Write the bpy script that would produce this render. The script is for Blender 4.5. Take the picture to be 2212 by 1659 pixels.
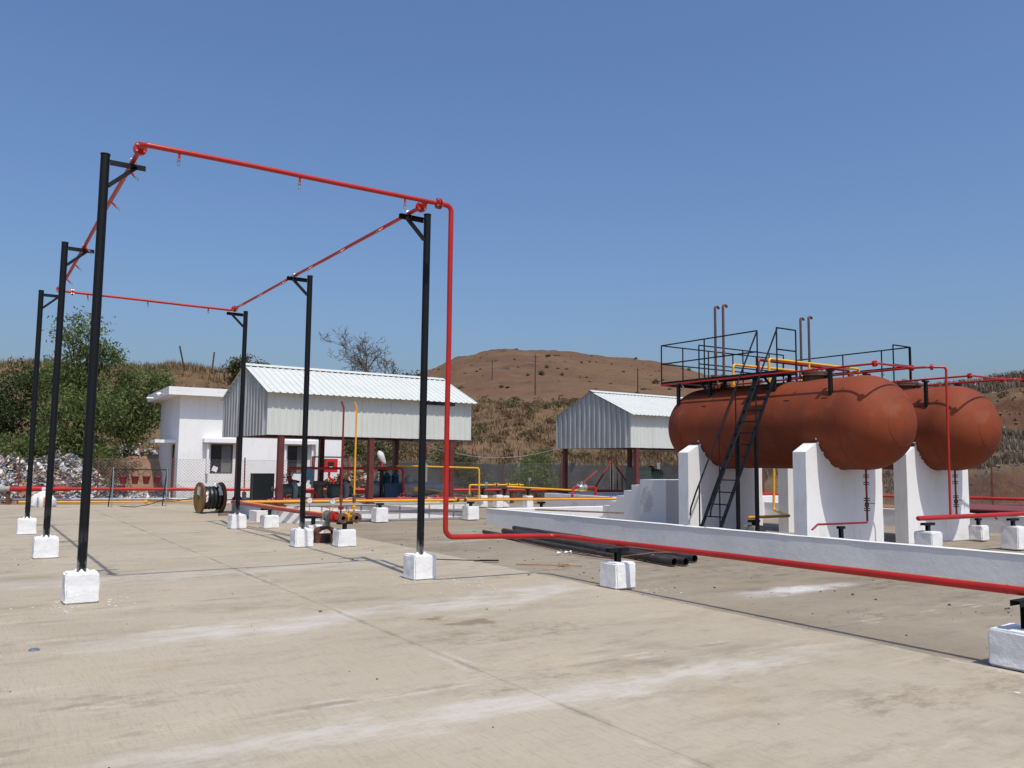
import bpy, bmesh, math, random
from mathutils import Vector, Matrix, noise

for o in list(bpy.data.objects): bpy.data.objects.remove(o)
S = bpy.context.scene
COL = S.collection
PI = math.pi

# ------------------------------------------------------------------ camera
cam = bpy.data.cameras.new('camera'); camo = bpy.data.objects.new('camera', cam); COL.objects.link(camo)
S.camera = camo
AZ, PITCH, ROLL = math.radians(33.1), math.radians(5.36), 0.0109
fw = Vector((math.sin(AZ)*math.cos(PITCH), math.cos(AZ)*math.cos(PITCH), math.sin(PITCH)))
rt = Vector((math.cos(AZ), -math.sin(AZ), 0)); up = rt.cross(fw)
r2 = rt*math.cos(ROLL)+up*math.sin(ROLL); u2 = -rt*math.sin(ROLL)+up*math.cos(ROLL)
camo.matrix_world = Matrix(((r2.x, u2.x, -fw.x, 0), (r2.y, u2.y, -fw.y, 0), (r2.z, u2.z, -fw.z, 1.6), (0, 0, 0, 1)))
cam.sensor_fit = 'HORIZONTAL'; cam.sensor_width = 36; cam.lens = 36*1803/2212
cam.clip_start = 0.1; cam.clip_end = 3000
S.render.resolution_x = 1024; S.render.resolution_y = 768

# ------------------------------------------------------------------ light
SUN = Vector((-0.34, -2.8, 5.14)).normalized()
w = bpy.data.worlds.new('World'); S.world = w; w.use_nodes = True
nt = w.node_tree; nt.nodes.clear()
sky = nt.nodes.new('ShaderNodeTexSky'); sky.sky_type = 'NISHITA'; sky.sun_disc = False
sky.sun_elevation = math.asin(SUN.z); sky.sun_rotation = math.atan2(SUN.x, SUN.y)
sky.altitude = 0; sky.air_density = 1.3; sky.dust_density = 3.0; sky.ozone_density = 10.0
bg = nt.nodes.new('ShaderNodeBackground'); bg.inputs[1].default_value = 0.130
wo = nt.nodes.new('ShaderNodeOutputWorld')
tint = nt.nodes.new('ShaderNodeMix'); tint.data_type = 'RGBA'; tint.blend_type = 'MULTIPLY'; tint.inputs[0].default_value = 1.0; tint.inputs[7].default_value = (1.0, .975, 1.02, 1)
nt.links.new(sky.outputs[0], tint.inputs[6]); nt.links.new(tint.outputs[2], bg.inputs[0]); nt.links.new(bg.outputs[0], wo.inputs[0])
sl = bpy.data.lights.new('sun', 'SUN'); sl.energy = 3.75; sl.angle = math.radians(0.53); sl.color = (1, 0.955, 0.88)
so = bpy.data.objects.new('sun', sl); COL.objects.link(so); so.rotation_euler = SUN.to_track_quat('Z', 'Y').to_euler()
so.location = (0, -20, 40)
S.view_settings.view_transform = 'Standard'; S.view_settings.look = 'None'
S.view_settings.exposure = 0.0; S.view_settings.gamma = 1.0; S.view_settings.use_curve_mapping = False
S.render.engine = 'CYCLES'

# ------------------------------------------------------------------ materials
MATS = {}
def lin(r, g, b):
    return tuple(((c/255)/12.92 if c/255 <= .04045 else (((c/255)+.055)/1.055)**2.4) for c in (r, g, b))+(1,)
class N:
    def __init__(s, name):
        s.m = bpy.data.materials.new(name); s.m.use_nodes = True; s.t = s.m.node_tree
        s.p = s.t.nodes['Principled BSDF']; s.out = s.t.nodes['Material Output']
        s._pos = None; MATS[name] = s.m
    def n(s, typ, **kw):
        x = s.t.nodes.new(typ)
        for k, v in kw.items(): setattr(x, k, v)
        return x
    def l(s, a, b): s.t.links.new(a, b)
    def pos(s, world=False):
        if world: return s.n('ShaderNodeNewGeometry').outputs['Position']
        return s.n('ShaderNodeTexCoord').outputs['Object']
    def noise(s, vec, scale, detail=4, rough=.55, stretch=None):
        if stretch:
            mp = s.n('ShaderNodeMapping'); mp.inputs['Scale'].default_value = stretch; s.l(vec, mp.inputs[0]); vec = mp.outputs[0]
        x = s.n('ShaderNodeTexNoise'); x.inputs['Scale'].default_value = scale; x.inputs['Detail'].default_value = detail
        x.inputs['Roughness'].default_value = rough; s.l(vec, x.inputs['Vector']); return x.outputs['Fac']
    def ramp(s, f, a, b, va=0., vb=1.):
        x = s.n('ShaderNodeMapRange'); x.interpolation_type = 'SMOOTHSTEP'
        s.l(f, x.inputs['Value']); x.inputs['From Min'].default_value = a; x.inputs['From Max'].default_value = b
        x.inputs['To Min'].default_value = va; x.inputs['To Max'].default_value = vb; return x.outputs[0]
    def math(s, op, a, b=0.):
        x = s.n('ShaderNodeMath', operation=op)
        for i, v in enumerate((a, b)):
            if isinstance(v, (int, float)): x.inputs[i].default_value = v
            else: s.l(v, x.inputs[i])
        return x.outputs[0]
    def mix(s, f, a, b, mode='MIX'):
        x = s.n('ShaderNodeMix', data_type='RGBA', blend_type=mode)
        if isinstance(f, (int, float)): x.inputs[0].default_value = f
        else: s.l(f, x.inputs[0])
        for i, v in ((6, a), (7, b)):
            if isinstance(v, tuple): x.inputs[i].default_value = v if len(v) == 4 else v+(1,)
            else: s.l(v, x.inputs[i])
        return x.outputs[2]
    def bump(s, h, strength=.3, dist=.01):
        b = s.n('ShaderNodeBump'); b.inputs['Strength'].default_value = strength; b.inputs['Distance'].default_value = dist
        s.l(h, b.inputs['Height']); s.l(b.outputs[0], s.p.inputs['Normal'])
    def col(s, c):
        if isinstance(c, tuple): s.p.inputs['Base Color'].default_value = c if len(c) == 4 else c+(1,)
        else: s.l(c, s.p.inputs['Base Color'])
    def set(s, rough=.6, metal=0., spec=.5, coat=0.):
        s.p.inputs['Roughness'].default_value = rough; s.p.inputs['Metallic'].default_value = metal
        s.p.inputs['Specular IOR Level'].default_value = spec; s.p.inputs['Coat Weight'].default_value = coat
        if coat: s.p.inputs['Coat Roughness'].default_value = .12
        return s

def simple(name, c1, c2=None, scale=6., rough=.6, metal=0., bump=0., bscale=40., stretch=None, spec=.5, lo=.35, hi=.68, coat=0., detail=5):
    a = N(name); v = a.pos()
    if c2 is None: c2 = tuple(x*.8 for x in c1[:3])
    f = a.noise(v, scale, detail, .6, stretch)
    a.col(a.mix(a.ramp(f, lo, hi), c1, c2)); a.set(rough, metal, spec, coat)
    if bump: a.bump(a.noise(v, bscale, 4), bump, .01)
    return a

simple('white_paint', (.80, .79, .76), (.72, .705, .67), 3.5, .75, bump=.5, bscale=14)
a = N('wall_white'); v = a.pos(); f = a.ramp(a.noise(v, .8, 5), .4, .75); g = a.ramp(a.noise(v, 6, 5, .6, (1, 1, .25)), .5, .8)
a.col(a.mix(g, a.mix(f, (.80, .795, .775), (.745, .735, .71)), (.68, .665, .63))); a.set(.8); a.bump(a.noise(v, 25, 5), .35, .01)
a = N('whitewash_rough'); v = a.pos(); f = a.ramp(a.noise(v, 2.2, 6, .65), .45, .75); g = a.ramp(a.noise(v, 14, 5, .7), .62, .8)
a.col(a.mix(g, a.mix(f, (.78, .775, .755), (.66, .65, .625)), (.50, .48, .45))); a.set(.85)
a.bump(a.noise(v, 9, 6, .65), .7, .02)
a = N('old_whitewash'); v = a.pos(); f = a.ramp(a.noise(v, 1.3, 6, .65), .40, .72); g = a.ramp(a.noise(v, 8, 5, .7, (1, 1, .4)), .56, .78)
a.col(a.mix(a.math('MULTIPLY', g, .6), a.mix(f, (.73, .725, .71), (.66, .655, .64)), (.55, .54, .52))); a.set(.88, spec=.2); a.bump(a.noise(v, 7, 6, .65), .3, .02)
a = N('wall_damp'); v = a.pos(); q = a.n('ShaderNodeSeparateXYZ'); a.l(v, q.inputs[0])
ey = a.math('POWER', a.math('DIVIDE', a.math('SUBTRACT', q.outputs[1], -.62), .26), 2.); ez = a.math('POWER', a.math('DIVIDE', a.math('SUBTRACT', q.outputs[2], .66), .34), 2.)
dm = a.ramp(a.math('ADD', a.math('ADD', ey, ez), a.math('MULTIPLY', a.math('SUBTRACT', a.noise(v, 9, 6, .7), .5), 3.2)), .55, 1.0, 1., 0.)
a.col(a.mix(a.math('MULTIPLY', dm, .6), (.72, .715, .70), (.44, .435, .43))); a.set(.85, spec=.2); a.bump(a.noise(v, 18, 5), .3, .01)
simple('grey_stripe', (.36, .36, .37), (.30, .30, .31), 3, .8)
simple('black_paint', (.0065, .0075, .009), (.013, .0135, .014), 5, .5, bump=.1, bscale=60, spec=.22)
a = N('post_black'); v = a.pos(); z = a.n('ShaderNodeSeparateXYZ'); a.l(v, z.inputs[0])
zm = a.ramp(z.outputs[2], .28, .85, 1., 0.); wn = a.noise(v, 7, 6, .7, (1, 1, .35))
wear = a.math('MULTIPLY', zm, a.ramp(wn, .43, .56))
fleck = a.ramp(a.noise(v, 40, 3), .68, .74)
a.col(a.mix(wear, a.mix(fleck, (.006, .0075, .009), (.03, .031, .032)), (.26, .25, .23))); a.set(.5, spec=.22); a.bump(a.noise(v, 50, 3), .08, .005)
simple('red_paint', (.43, .017, .010), (.33, .015, .010), 2.2, .36, bump=.06, bscale=24, coat=.08, spec=.4)
simple('red_dusty', (.38, .028, .022), (.33, .07, .055), 5, .5, bump=.05)
simple('dark_red', (.26, .012, .014), (.17, .012, .012), 5, .35)
simple('yellow_paint', (.80, .40, .012), (.70, .34, .02), 3, .3, bump=.04, coat=.2)
simple('maroon_paint', (.135, .030, .026), (.10, .022, .020), 3, .55, bump=.15, bscale=40)
simple('fence_red', (.17, .035, .028), (.11, .028, .024), 4, .7)
simple('rust_brown', (.12, .045, .025), (.075, .03, .02), 7, .8, bump=.2)
simple('flange_brown', (.13, .060, .032), (.085, .04, .025), 9, .65)
simple('galvanised', (.55, .56, .57), (.42, .43, .44), 6, .35, .85)
simple('steel_bright', (.75, .75, .74), (.6, .6, .6), 6, .25, .9)
simple('cast_grey', (.23, .235, .22), (.16, .165, .15), 9, .5, .3, bump=.2)
simple('concrete_grey', (.36, .34, .31), (.28, .265, .24), 2.5, .9, bump=.5, bscale=30)
simple('green_machine', (.040, .068, .056), (.060, .085, .072), 4, .5)
simple('green_cabinet', (.018, .026, .021), (.026, .034, .028), 3, .5)
simple('pale_green', (.085, .115, .095), (.065, .09, .075), 3, .45)
simple('blue_machine', (.008, .060, .115), (.01, .045, .085), 5, .4)
simple('grey_machine', (.22, .235, .25), (.16, .17, .18), 4, .45)
simple('plastic_wrap', (.30, .30, .31), (.18, .18, .19), 3, .3, bump=.8, bscale=6)
simple('black_cable', (.010, .010, .011), (.018, .018, .018), 6, .4, bump=.8, bscale=16, stretch=(1, 1, 1))
simple('pale_wrap', (.72, .70, .66), (.42, .40, .38), 5, .6, bump=.4, bscale=10)
simple('spool_wood', (.25, .145, .030), (.14, .08, .022), 5, .8, stretch=(1, 1, .25), bump=.3)
simple('spool_edge', (.17, .07, .035), (.10, .045, .025), 6, .8)
simple('wood_plank', (.28, .20, .135), (.19, .13, .085), 4, .85, stretch=(.3, 3, 3), bump=.2)
simple('pole_wood', (.075, .05, .035), None, 4, .9)
simple('sack_white', (.68, .66, .63), (.52, .50, .48), 5, .7, bump=.5, bscale=9)
simple('sack_stripe_blue', (.20, .24, .36), None, 5, .7)
simple('sack_stripe_red', (.55, .22, .15), None, 5, .7)
simple('cloth_blue', (.16, .27, .36), (.11, .20, .28), 8, .9, bump=.4)
simple('cloth_tan', (.50, .41, .28), (.40, .32, .21), 8, .9, bump=.4)
simple('cover_tan', (.15, .12, .085), (.11, .09, .065), 5, .85)
simple('paper', (.76, .77, .82), (.70, .71, .75), 5, .7)
simple('fire_red', (.60, .014, .012), (.52, .012, .011), 3, .35)
simple('bucket_red', (.19, .010, .014), (.14, .009, .011), 5, .5)
simple('glass_dark', (.018, .017, .015), (.03, .028, .024), 2, .25)
simple('dark_inside', (.018, .016, .014), None, 3, .9)
simple('window_frame', (.06, .05, .04), None, 3, .6)
simple('shutter', (.16, .165, .15), (.12, .125, .115), 4, .6)
simple('gauge_face', (.82, .82, .80), None, 3, .3)
simple('rope_orange', (.36, .19, .07), (.27, .14, .06), 9, .9)
simple('hose_brown', (.16, .075, .05), None, 9, .7)
simple('wire_grey', (.22, .215, .205), (.16, .15, .14), 4, .5, .3)
simple('barbed', (.05, .04, .035), None, 4, .8)
simple('bark', (.075, .052, .036), (.045, .032, .024), 8, .9, bump=.6, stretch=(2, 2, .4))
simple('bare_bark', (.075, .058, .044), (.125, .098, .075), 3, .9)
simple('stone_small', (.10, .085, .07), (.05, .045, .04), 9, .9)
simple('splash_white', (.78, .775, .75), None, 9, .85)
simple('red_sheet', (.20, .040, .034), (.15, .033, .03), 3, .6)
simple('handle_red', (.52, .055, .03), None, 3, .4)
simple('compound_wall', (.075, .074, .072), (.038, .037, .036), 1.6, .9, bump=.6, bscale=9, lo=.3, hi=.7)
simple('stone_rubble', (.19, .155, .125), (.10, .075, .058), 2.6, .95, bump=1., bscale=5)

# black steel line pipes lying loose, with rust bloom
a = N('loose_pipe'); v = a.pos(); f = a.ramp(a.noise(v, 3, 6, .65), .45, .7); g = a.ramp(a.noise(v, 20, 3), .66, .72)
a.col(a.mix(g, a.mix(f, (.028, .025, .023), (.070, .048, .036)), (.18, .17, .15))); a.set(.55)

# tank primer
a = N('tank_primer'); v = a.pos()
f = a.ramp(a.noise(v, .9, 6, .6), .34, .68); g = a.ramp(a.noise(v, 5, 6, .65, (1, 1, .5)), .42, .72)
c = a.mix(f, (.225, .050, .020), (.150, .040, .022)); c = a.mix(a.math('MULTIPLY', g, .38), c, (.27, .058, .018))
d = a.ramp(a.noise(v, 2.2, 5, .6), .60, .74); c = a.mix(a.math('MULTIPLY', d, .7), c, (.135, .042, .038))
rn = a.ramp(a.noise(v, 3.0, 6, .7, (3, 3, .25)), .56, .72); c = a.mix(a.math('MULTIPLY', rn, .25), c, (.105, .036, .022))
sp = a.ramp(a.noise(v, 60, 3, .6), .62, .74); c = a.mix(a.math('MULTIPLY', sp, .5), c, (.09, .04, .03))
du = a.ramp(a.noise(v, 1.4, 4, .6, (1, 1, 1)), .56, .76); c = a.mix(a.math('MULTIPLY', du, .25), c, (.34, .15, .09))
a.col(c); a.set(.68, spec=.16); a.bump(a.noise(v, 90, 3), .12, .004)
simple('vent_brown', (.115, .050, .036), (.09, .04, .03), 6, .6)
simple('weld_dark', (.10, .045, .032), None, 8, .7)

# corrugated cladding
a = N('sheet_white'); v = a.pos(); f = a.ramp(a.noise(v, 1.4, 5), .4, .7); g = a.ramp(a.noise(v, 9, 4, .6, (3, 3, .2)), .55, .8)
a.col(a.mix(a.math('MULTIPLY', g, .12), a.mix(f, (.585, .60, .55), (.555, .568, .52)), (.46, .46, .41))); a.set(.5, spec=.3)
a = N('sheet_galv'); v = a.pos(); f = a.ramp(a.noise(v, 3.0, 5, .6, (4, 4, .3)), .38, .68); g = a.ramp(a.noise(v, 30, 3), .6, .75)
a.col(a.mix(a.math('MULTIPLY', g, .3), a.mix(f, (.46, .47, .47), (.33, .335, .33)), (.20, .19, .18))); a.set(.42, .35)

# yard concrete
def yard(name, base, alt, stainc, bands):
    a = N(name); v = a.pos(True); xyz = a.n('ShaderNodeSeparateXYZ'); a.l(v, xyz.inputs[0]); X, Y = xyz.outputs[0], xyz.outputs[1]
    c = a.mix(a.ramp(a.noise(v, .32, 6, .6), .34, .68), base, alt)
    pan = a.n('ShaderNodeObjectInfo'); c = a.mix(a.math('MULTIPLY', pan.outputs['Random'], .35), c, alt)
    c = a.mix(a.math('MULTIPLY', a.ramp(a.noise(v, 1.1, 7, .70, (.55, 1.5, 1)), .50, .70), .55), c, stainc)
    c = a.mix(a.math('MULTIPLY', a.ramp(a.noise(v, .55, 7, .68, (.5, 1.1, 1)), .54, .70), .62), c, tuple(x*.80 for x in stainc))
    c = a.mix(a.math('MULTIPLY', a.ramp(a.noise(v, 3.2, 7, .72, (.45, 1.3, 1)), .56, .72), .45), c, tuple(x*.75 for x in stainc))
    c = a.mix(a.math('MULTIPLY', a.ramp(a.noise(v, 1.6, 6, .68, (.35, 1.6, 1)), .53, .74), .6), c, tuple(min(1, x*1.24) for x in base))
    c = a.mix(a.math('MULTIPLY', a.ramp(a.noise(v, .8, 5, .6), .56, .72), .35), c, (base[0]*1.05, base[1]*.98, base[2]*.80))
    bl = a.math('MULTIPLY', a.ramp(a.noise(v, .42, 8, .72, (.8, 1.1, 1)), .52, .62), a.ramp(a.noise(v, 5.5, 8, .78, (.7, 1.3, 1)), .44, .60)); c = a.mix(a.math('MULTIPLY', bl, .75), c, tuple(x*.86 for x in stainc))
    gr = a.noise(v, 26, 8, .82); c = a.mix(a.math('MULTIPLY', a.ramp(gr, .52, .72), .45), c, tuple(x*.7 for x in stainc)); c = a.mix(a.math('MULTIPLY', a.ramp(gr, .30, .46, 1., 0.), .35), c, tuple(min(1, x*1.2) for x in base))
    # broom marks, drawn along the length of the bays
    br = a.noise(v, 9., 4, .7, (6., .35, 1)); c = a.mix(a.math('MULTIPLY', a.ramp(br, .50, .66), .26), c, stainc)
    br2 = a.noise(v, 9., 3, .7, (14., .5, 1)); c = a.mix(a.math('MULTIPLY', a.ramp(br2, .56, .68), .30), c, tuple(x*.72 for x in stainc))
    fine = a.noise(v, 60, 4, .7); c = a.mix(a.math('MULTIPLY', a.ramp(fine, .58, .70), .35), c, tuple(x*.7 for x in stainc))
    edge = a.noise(v, 1.5, 8, .72, (.6, 1.2, 1))
    for (kx, y0, wd, amt, colr, x0, x1) in bands:
        yy = a.math('SUBTRACT', Y, a.math('ADD', a.math('MULTIPLY', X, kx), y0))
        yy = a.math('ABSOLUTE', a.math('ADD', yy, a.math('MULTIPLY', a.math('SUBTRACT', edge, .5), wd*3.6)))
        m = a.ramp(yy, wd*.15, wd, 1., 0.)
        m = a.math('MULTIPLY', m, a.math('MULTIPLY', a.ramp(X, x0-1.0, x0+.8), a.ramp(X, x1-.9, x1+.6, 1., 0.)))
        m = a.math('MULTIPLY', m, a.ramp(a.noise(v, 1.9, 8, .75, (.6, 1.2, 1)), .34, .64, .10, 1.))
        c = a.mix(a.math('MULTIPLY', m, amt), c, colr)
    if bands:
        # dirt packed along the joints
        for ax, p in ((X, 3.42), (X, -.2), (Y, 5.4), (Y, 10.0), (Y, 14.6), (X, 7.05)):
            dd = a.math('ABSOLUTE', a.math('SUBTRACT', ax, p))
            dj = a.math('ADD', dd, a.math('MULTIPLY', a.math('SUBTRACT', a.noise(v, 6, 6, .7), .5), .11))
            m = a.math('MULTIPLY', a.ramp(dj, .0, .07, 1., 0.), a.ramp(a.noise(v, 1.3, 6, .7), .44, .60))
            c = a.mix(a.math('MULTIPLY', m, .55), c, (.19, .155, .115))
            m2 = a.math('MULTIPLY', a.ramp(a.math('ABSOLUTE', a.math('SUBTRACT', dj, .06)), .0, .05, 1., 0.), a.ramp(a.noise(v, .9, 5, .7, (1.3, 1, 1)), .50, .62))
            c = a.mix(a.math('MULTIPLY', m2, .5), c, (.53, .48, .41))
        # oil-brown spill with a shape of its own
        for sx, sy, ra, rb in ((4.38, 7.36, .30, .17), (4.12, 7.72, .10, .07)):
            ex = a.math('POWER', a.math('DIVIDE', a.math('SUBTRACT', X, sx), ra), 2.); ey = a.math('POWER', a.math('DIVIDE', a.math('SUBTRACT', Y, sy), rb), 2.)
            q = a.math('ADD', a.math('ADD', ex, ey), a.math('MULTIPLY', a.math('SUBTRACT', a.noise(v, 7, 5, .7), .5), 4.))
            c = a.mix(a.math('MULTIPLY', a.ramp(q, .2, 1.0, 1., 0.), .7), c, (.18, .125, .075))
    a.col(c); a.set(.85, spec=.3)
    h = a.math('ADD', a.math('MULTIPLY', br2, .6), a.math('MULTIPLY', fine, .5)); a.bump(h, .35, .006)
    return a
yard('yard_concrete', (.425, .365, .270), (.372, .315, .226), (.258, .210, .146),
     [(.14, 7.82, .50, .68, (.56, .53, .48), 1.2, 7.0), (-.02, 4.85, .34, .72, (.56, .52, .46), .9, 6.6), (.05, 12.2, .6, .5, (.50, .46, .40), -1, 6)])
yard('apron_concrete', (.315, .262, .188), (.250, .204, .143), (.160, .128, .090), [(.02, 7.08, .30, .9, (.66, .65, .62), 8.7, 10.2), (.0, 15.1, .32, .6, (.60, .55, .48), 8.0, 10.5)])
simple('joint_dirt', (.20, .165, .125), (.13, .105, .08), 5, .95)
simple('soil', (.270, .150, .085), (.185, .100, .058), .8, .95, bump=.6, bscale=6)

# terrain : bare red soil on steep cuts, dry grass on the flats
a = N('terrain'); v = a.pos(True); geo = a.n('ShaderNodeNewGeometry'); nz = a.n('ShaderNodeSeparateXYZ'); a.l(geo.outputs['Normal'], nz.inputs[0])
soil = a.mix(a.ramp(a.noise(v, .55, 7, .65), .36, .66), (.165, .083, .048), (.110, .056, .034))
soil = a.mix(a.math('MULTIPLY', a.ramp(a.noise(v, 2.6, 6, .7), .52, .72), .7), soil, (.070, .038, .026))
soil = a.mix(a.math('MULTIPLY', a.ramp(a.noise(v, .16, 5, .6), .52, .70), .5), soil, (.205, .105, .062))
dry = a.mix(a.ramp(a.noise(v, .35, 7, .7), .36, .66), (.185, .120, .068), (.120, .076, .044))
dry = a.mix(a.math('MULTIPLY', a.ramp(a.noise(v, 1.8, 6, .7), .55, .72), .6), dry, (.065, .050, .028))
fl = a.math('ADD', a.ramp(nz.outputs[2], .62, .93), a.math('MULTIPLY', a.math('SUBTRACT', a.noise(v, .12, 6, .65), .52), 1.7))
c = a.mix(a.ramp(fl, .30, .78), soil, dry)
far = a.n('ShaderNodeSeparateXYZ'); a.l(v, far.inputs[0])
hillm = a.ramp(far.outputs[2], 9.5, 13.)
hs = a.mix(a.ramp(a.noise(v, .030, 8, .66, (1, 1, 2.5)), .38, .64), (.128, .074, .043), (.160, .100, .057))
hs = a.mix(a.math('MULTIPLY', a.ramp(a.noise(v, .16, 7, .7, (1, 1, 3.)), .54, .70), .65), hs, (.082, .046, .032))
hs = a.mix(a.math('MULTIPLY', a.ramp(a.noise(v, .55, 5, .7), .60, .70), .7), hs, (.050, .036, .024))
hs = a.mix(a.math('MULTIPLY', a.ramp(a.noise(v, .07, 6, .6, (1, 1, 5.)), .58, .72), .6), hs, (.205, .140, .082))
hs = a.mix(a.ramp(a.noise(v, .9, 6, .75), .50, .64), hs, a.mix(.35, hs, (.070, .046, .032)))
rk = a.math('MULTIPLY', a.ramp(a.noise(v, .055, 7, .72, (1, 1, 4.)), .57, .64), a.ramp(a.noise(v, .4, 6, .7), .46, .56)); hs = a.mix(rk, hs, (.052, .042, .036))
hs = a.mix(a.math('MULTIPLY', a.ramp(a.noise(v, .022, 5, .6, (1, 1, 6.)), .50, .60), .4), hs, (.150, .076, .046))
c = a.mix(hillm, c, hs)
a.col(c); a.set(.95, spec=.1); a.bump(a.noise(v, 1.4, 8, .7), .9, .25)

def leafmat(name, c1, c2, c3, tr=.35):
    a = N(name); v = a.pos(); f = a.noise(v, 1.1, 3); g = a.n('ShaderNodeTexWhiteNoise'); a.l(a.n('ShaderNodeNewGeometry').outputs['Random Per Island'], g.inputs['Vector'])
    c = a.mix(a.ramp(f, .36, .62), c1, c2); c = a.mix(a.math('MULTIPLY', g.outputs['Value'], .75), c, c3); a.col(c); a.set(.55, spec=.3)
    t = a.n('ShaderNodeBsdfTranslucent'); a.l(c, t.inputs[0]); m = a.n('ShaderNodeMixShader'); m.inputs[0].default_value = tr
    a.l(a.p.outputs[0], m.inputs[1]); a.l(t.outputs[0], m.inputs[2]); a.l(m.outputs[0], a.out.inputs[0])
leafmat('leaf_green', (.125, .170, .046), (.074, .112, .032), (.215, .245, .085), .45)
leafmat('leaf_dark', (.052, .078, .026), (.036, .056, .019), (.100, .120, .042))
leafmat('leaf_dry', (.16, .098, .048), (.10, .064, .032), (.22, .14, .062))
leafmat('leaf_olive', (.075, .085, .030), (.048, .058, .022), (.13, .125, .05))
leafmat('grass_dry', (.215, .140, .066), (.140, .088, .042), (.300, .215, .108), .25)
leafmat('grass_grey', (.185, .145, .100), (.115, .088, .060), (.26, .205, .14), .25)
def rubmat():
    a = N('rubbish'); g = a.n('ShaderNodeTexWhiteNoise'); a.l(a.n('ShaderNodeNewGeometry').outputs['Random Per Island'], g.inputs['Vector'])
    r = a.n('ShaderNodeValToRGB'); a.l(g.outputs['Value'], r.inputs[0]); e = r.color_ramp; e.interpolation = 'CONSTANT'
    pal = [(0, (.50, .50, .50)), (.22, (.36, .375, .40)), (.40, (.60, .59, .56)), (.55, (.33, .30, .26)), (.66, (.52, .43, .32)), (.78, (.20, .12, .08)), (.88, (.28, .33, .40)), (.95, (.45, .22, .15))]
    e.elements[0].position = 0; e.elements[0].color = pal[0][1]+(1,); e.elements[1].position = pal[1][0]; e.elements[1].color = pal[1][1]+(1,)
    for p, cc in pal[2:]: x = e.elements.new(p); x.color = cc+(1,)
    a.col(r.outputs[0]); a.set(.38, spec=.5)
    a = N('husks'); g = a.n('ShaderNodeTexWhiteNoise'); a.l(a.n('ShaderNodeNewGeometry').outputs['Random Per Island'], g.inputs['Vector'])
    r = a.n('ShaderNodeValToRGB'); a.l(g.outputs['Value'], r.inputs[0]); e = r.color_ramp; e.interpolation = 'CONSTANT'
    e.elements[0].color = (.30, .16, .08, 1); e.elements[1].position = .35; e.elements[1].color = (.21, .105, .05, 1)
    for p, cc in ((.6, (.40, .26, .15)), (.75, (.13, .07, .035)), (.86, (.62, .58, .52))): x = e.elements.new(p); x.color = cc+(1,)
    a.col(r.outputs[0]); a.set(.7)
rubmat()

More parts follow.
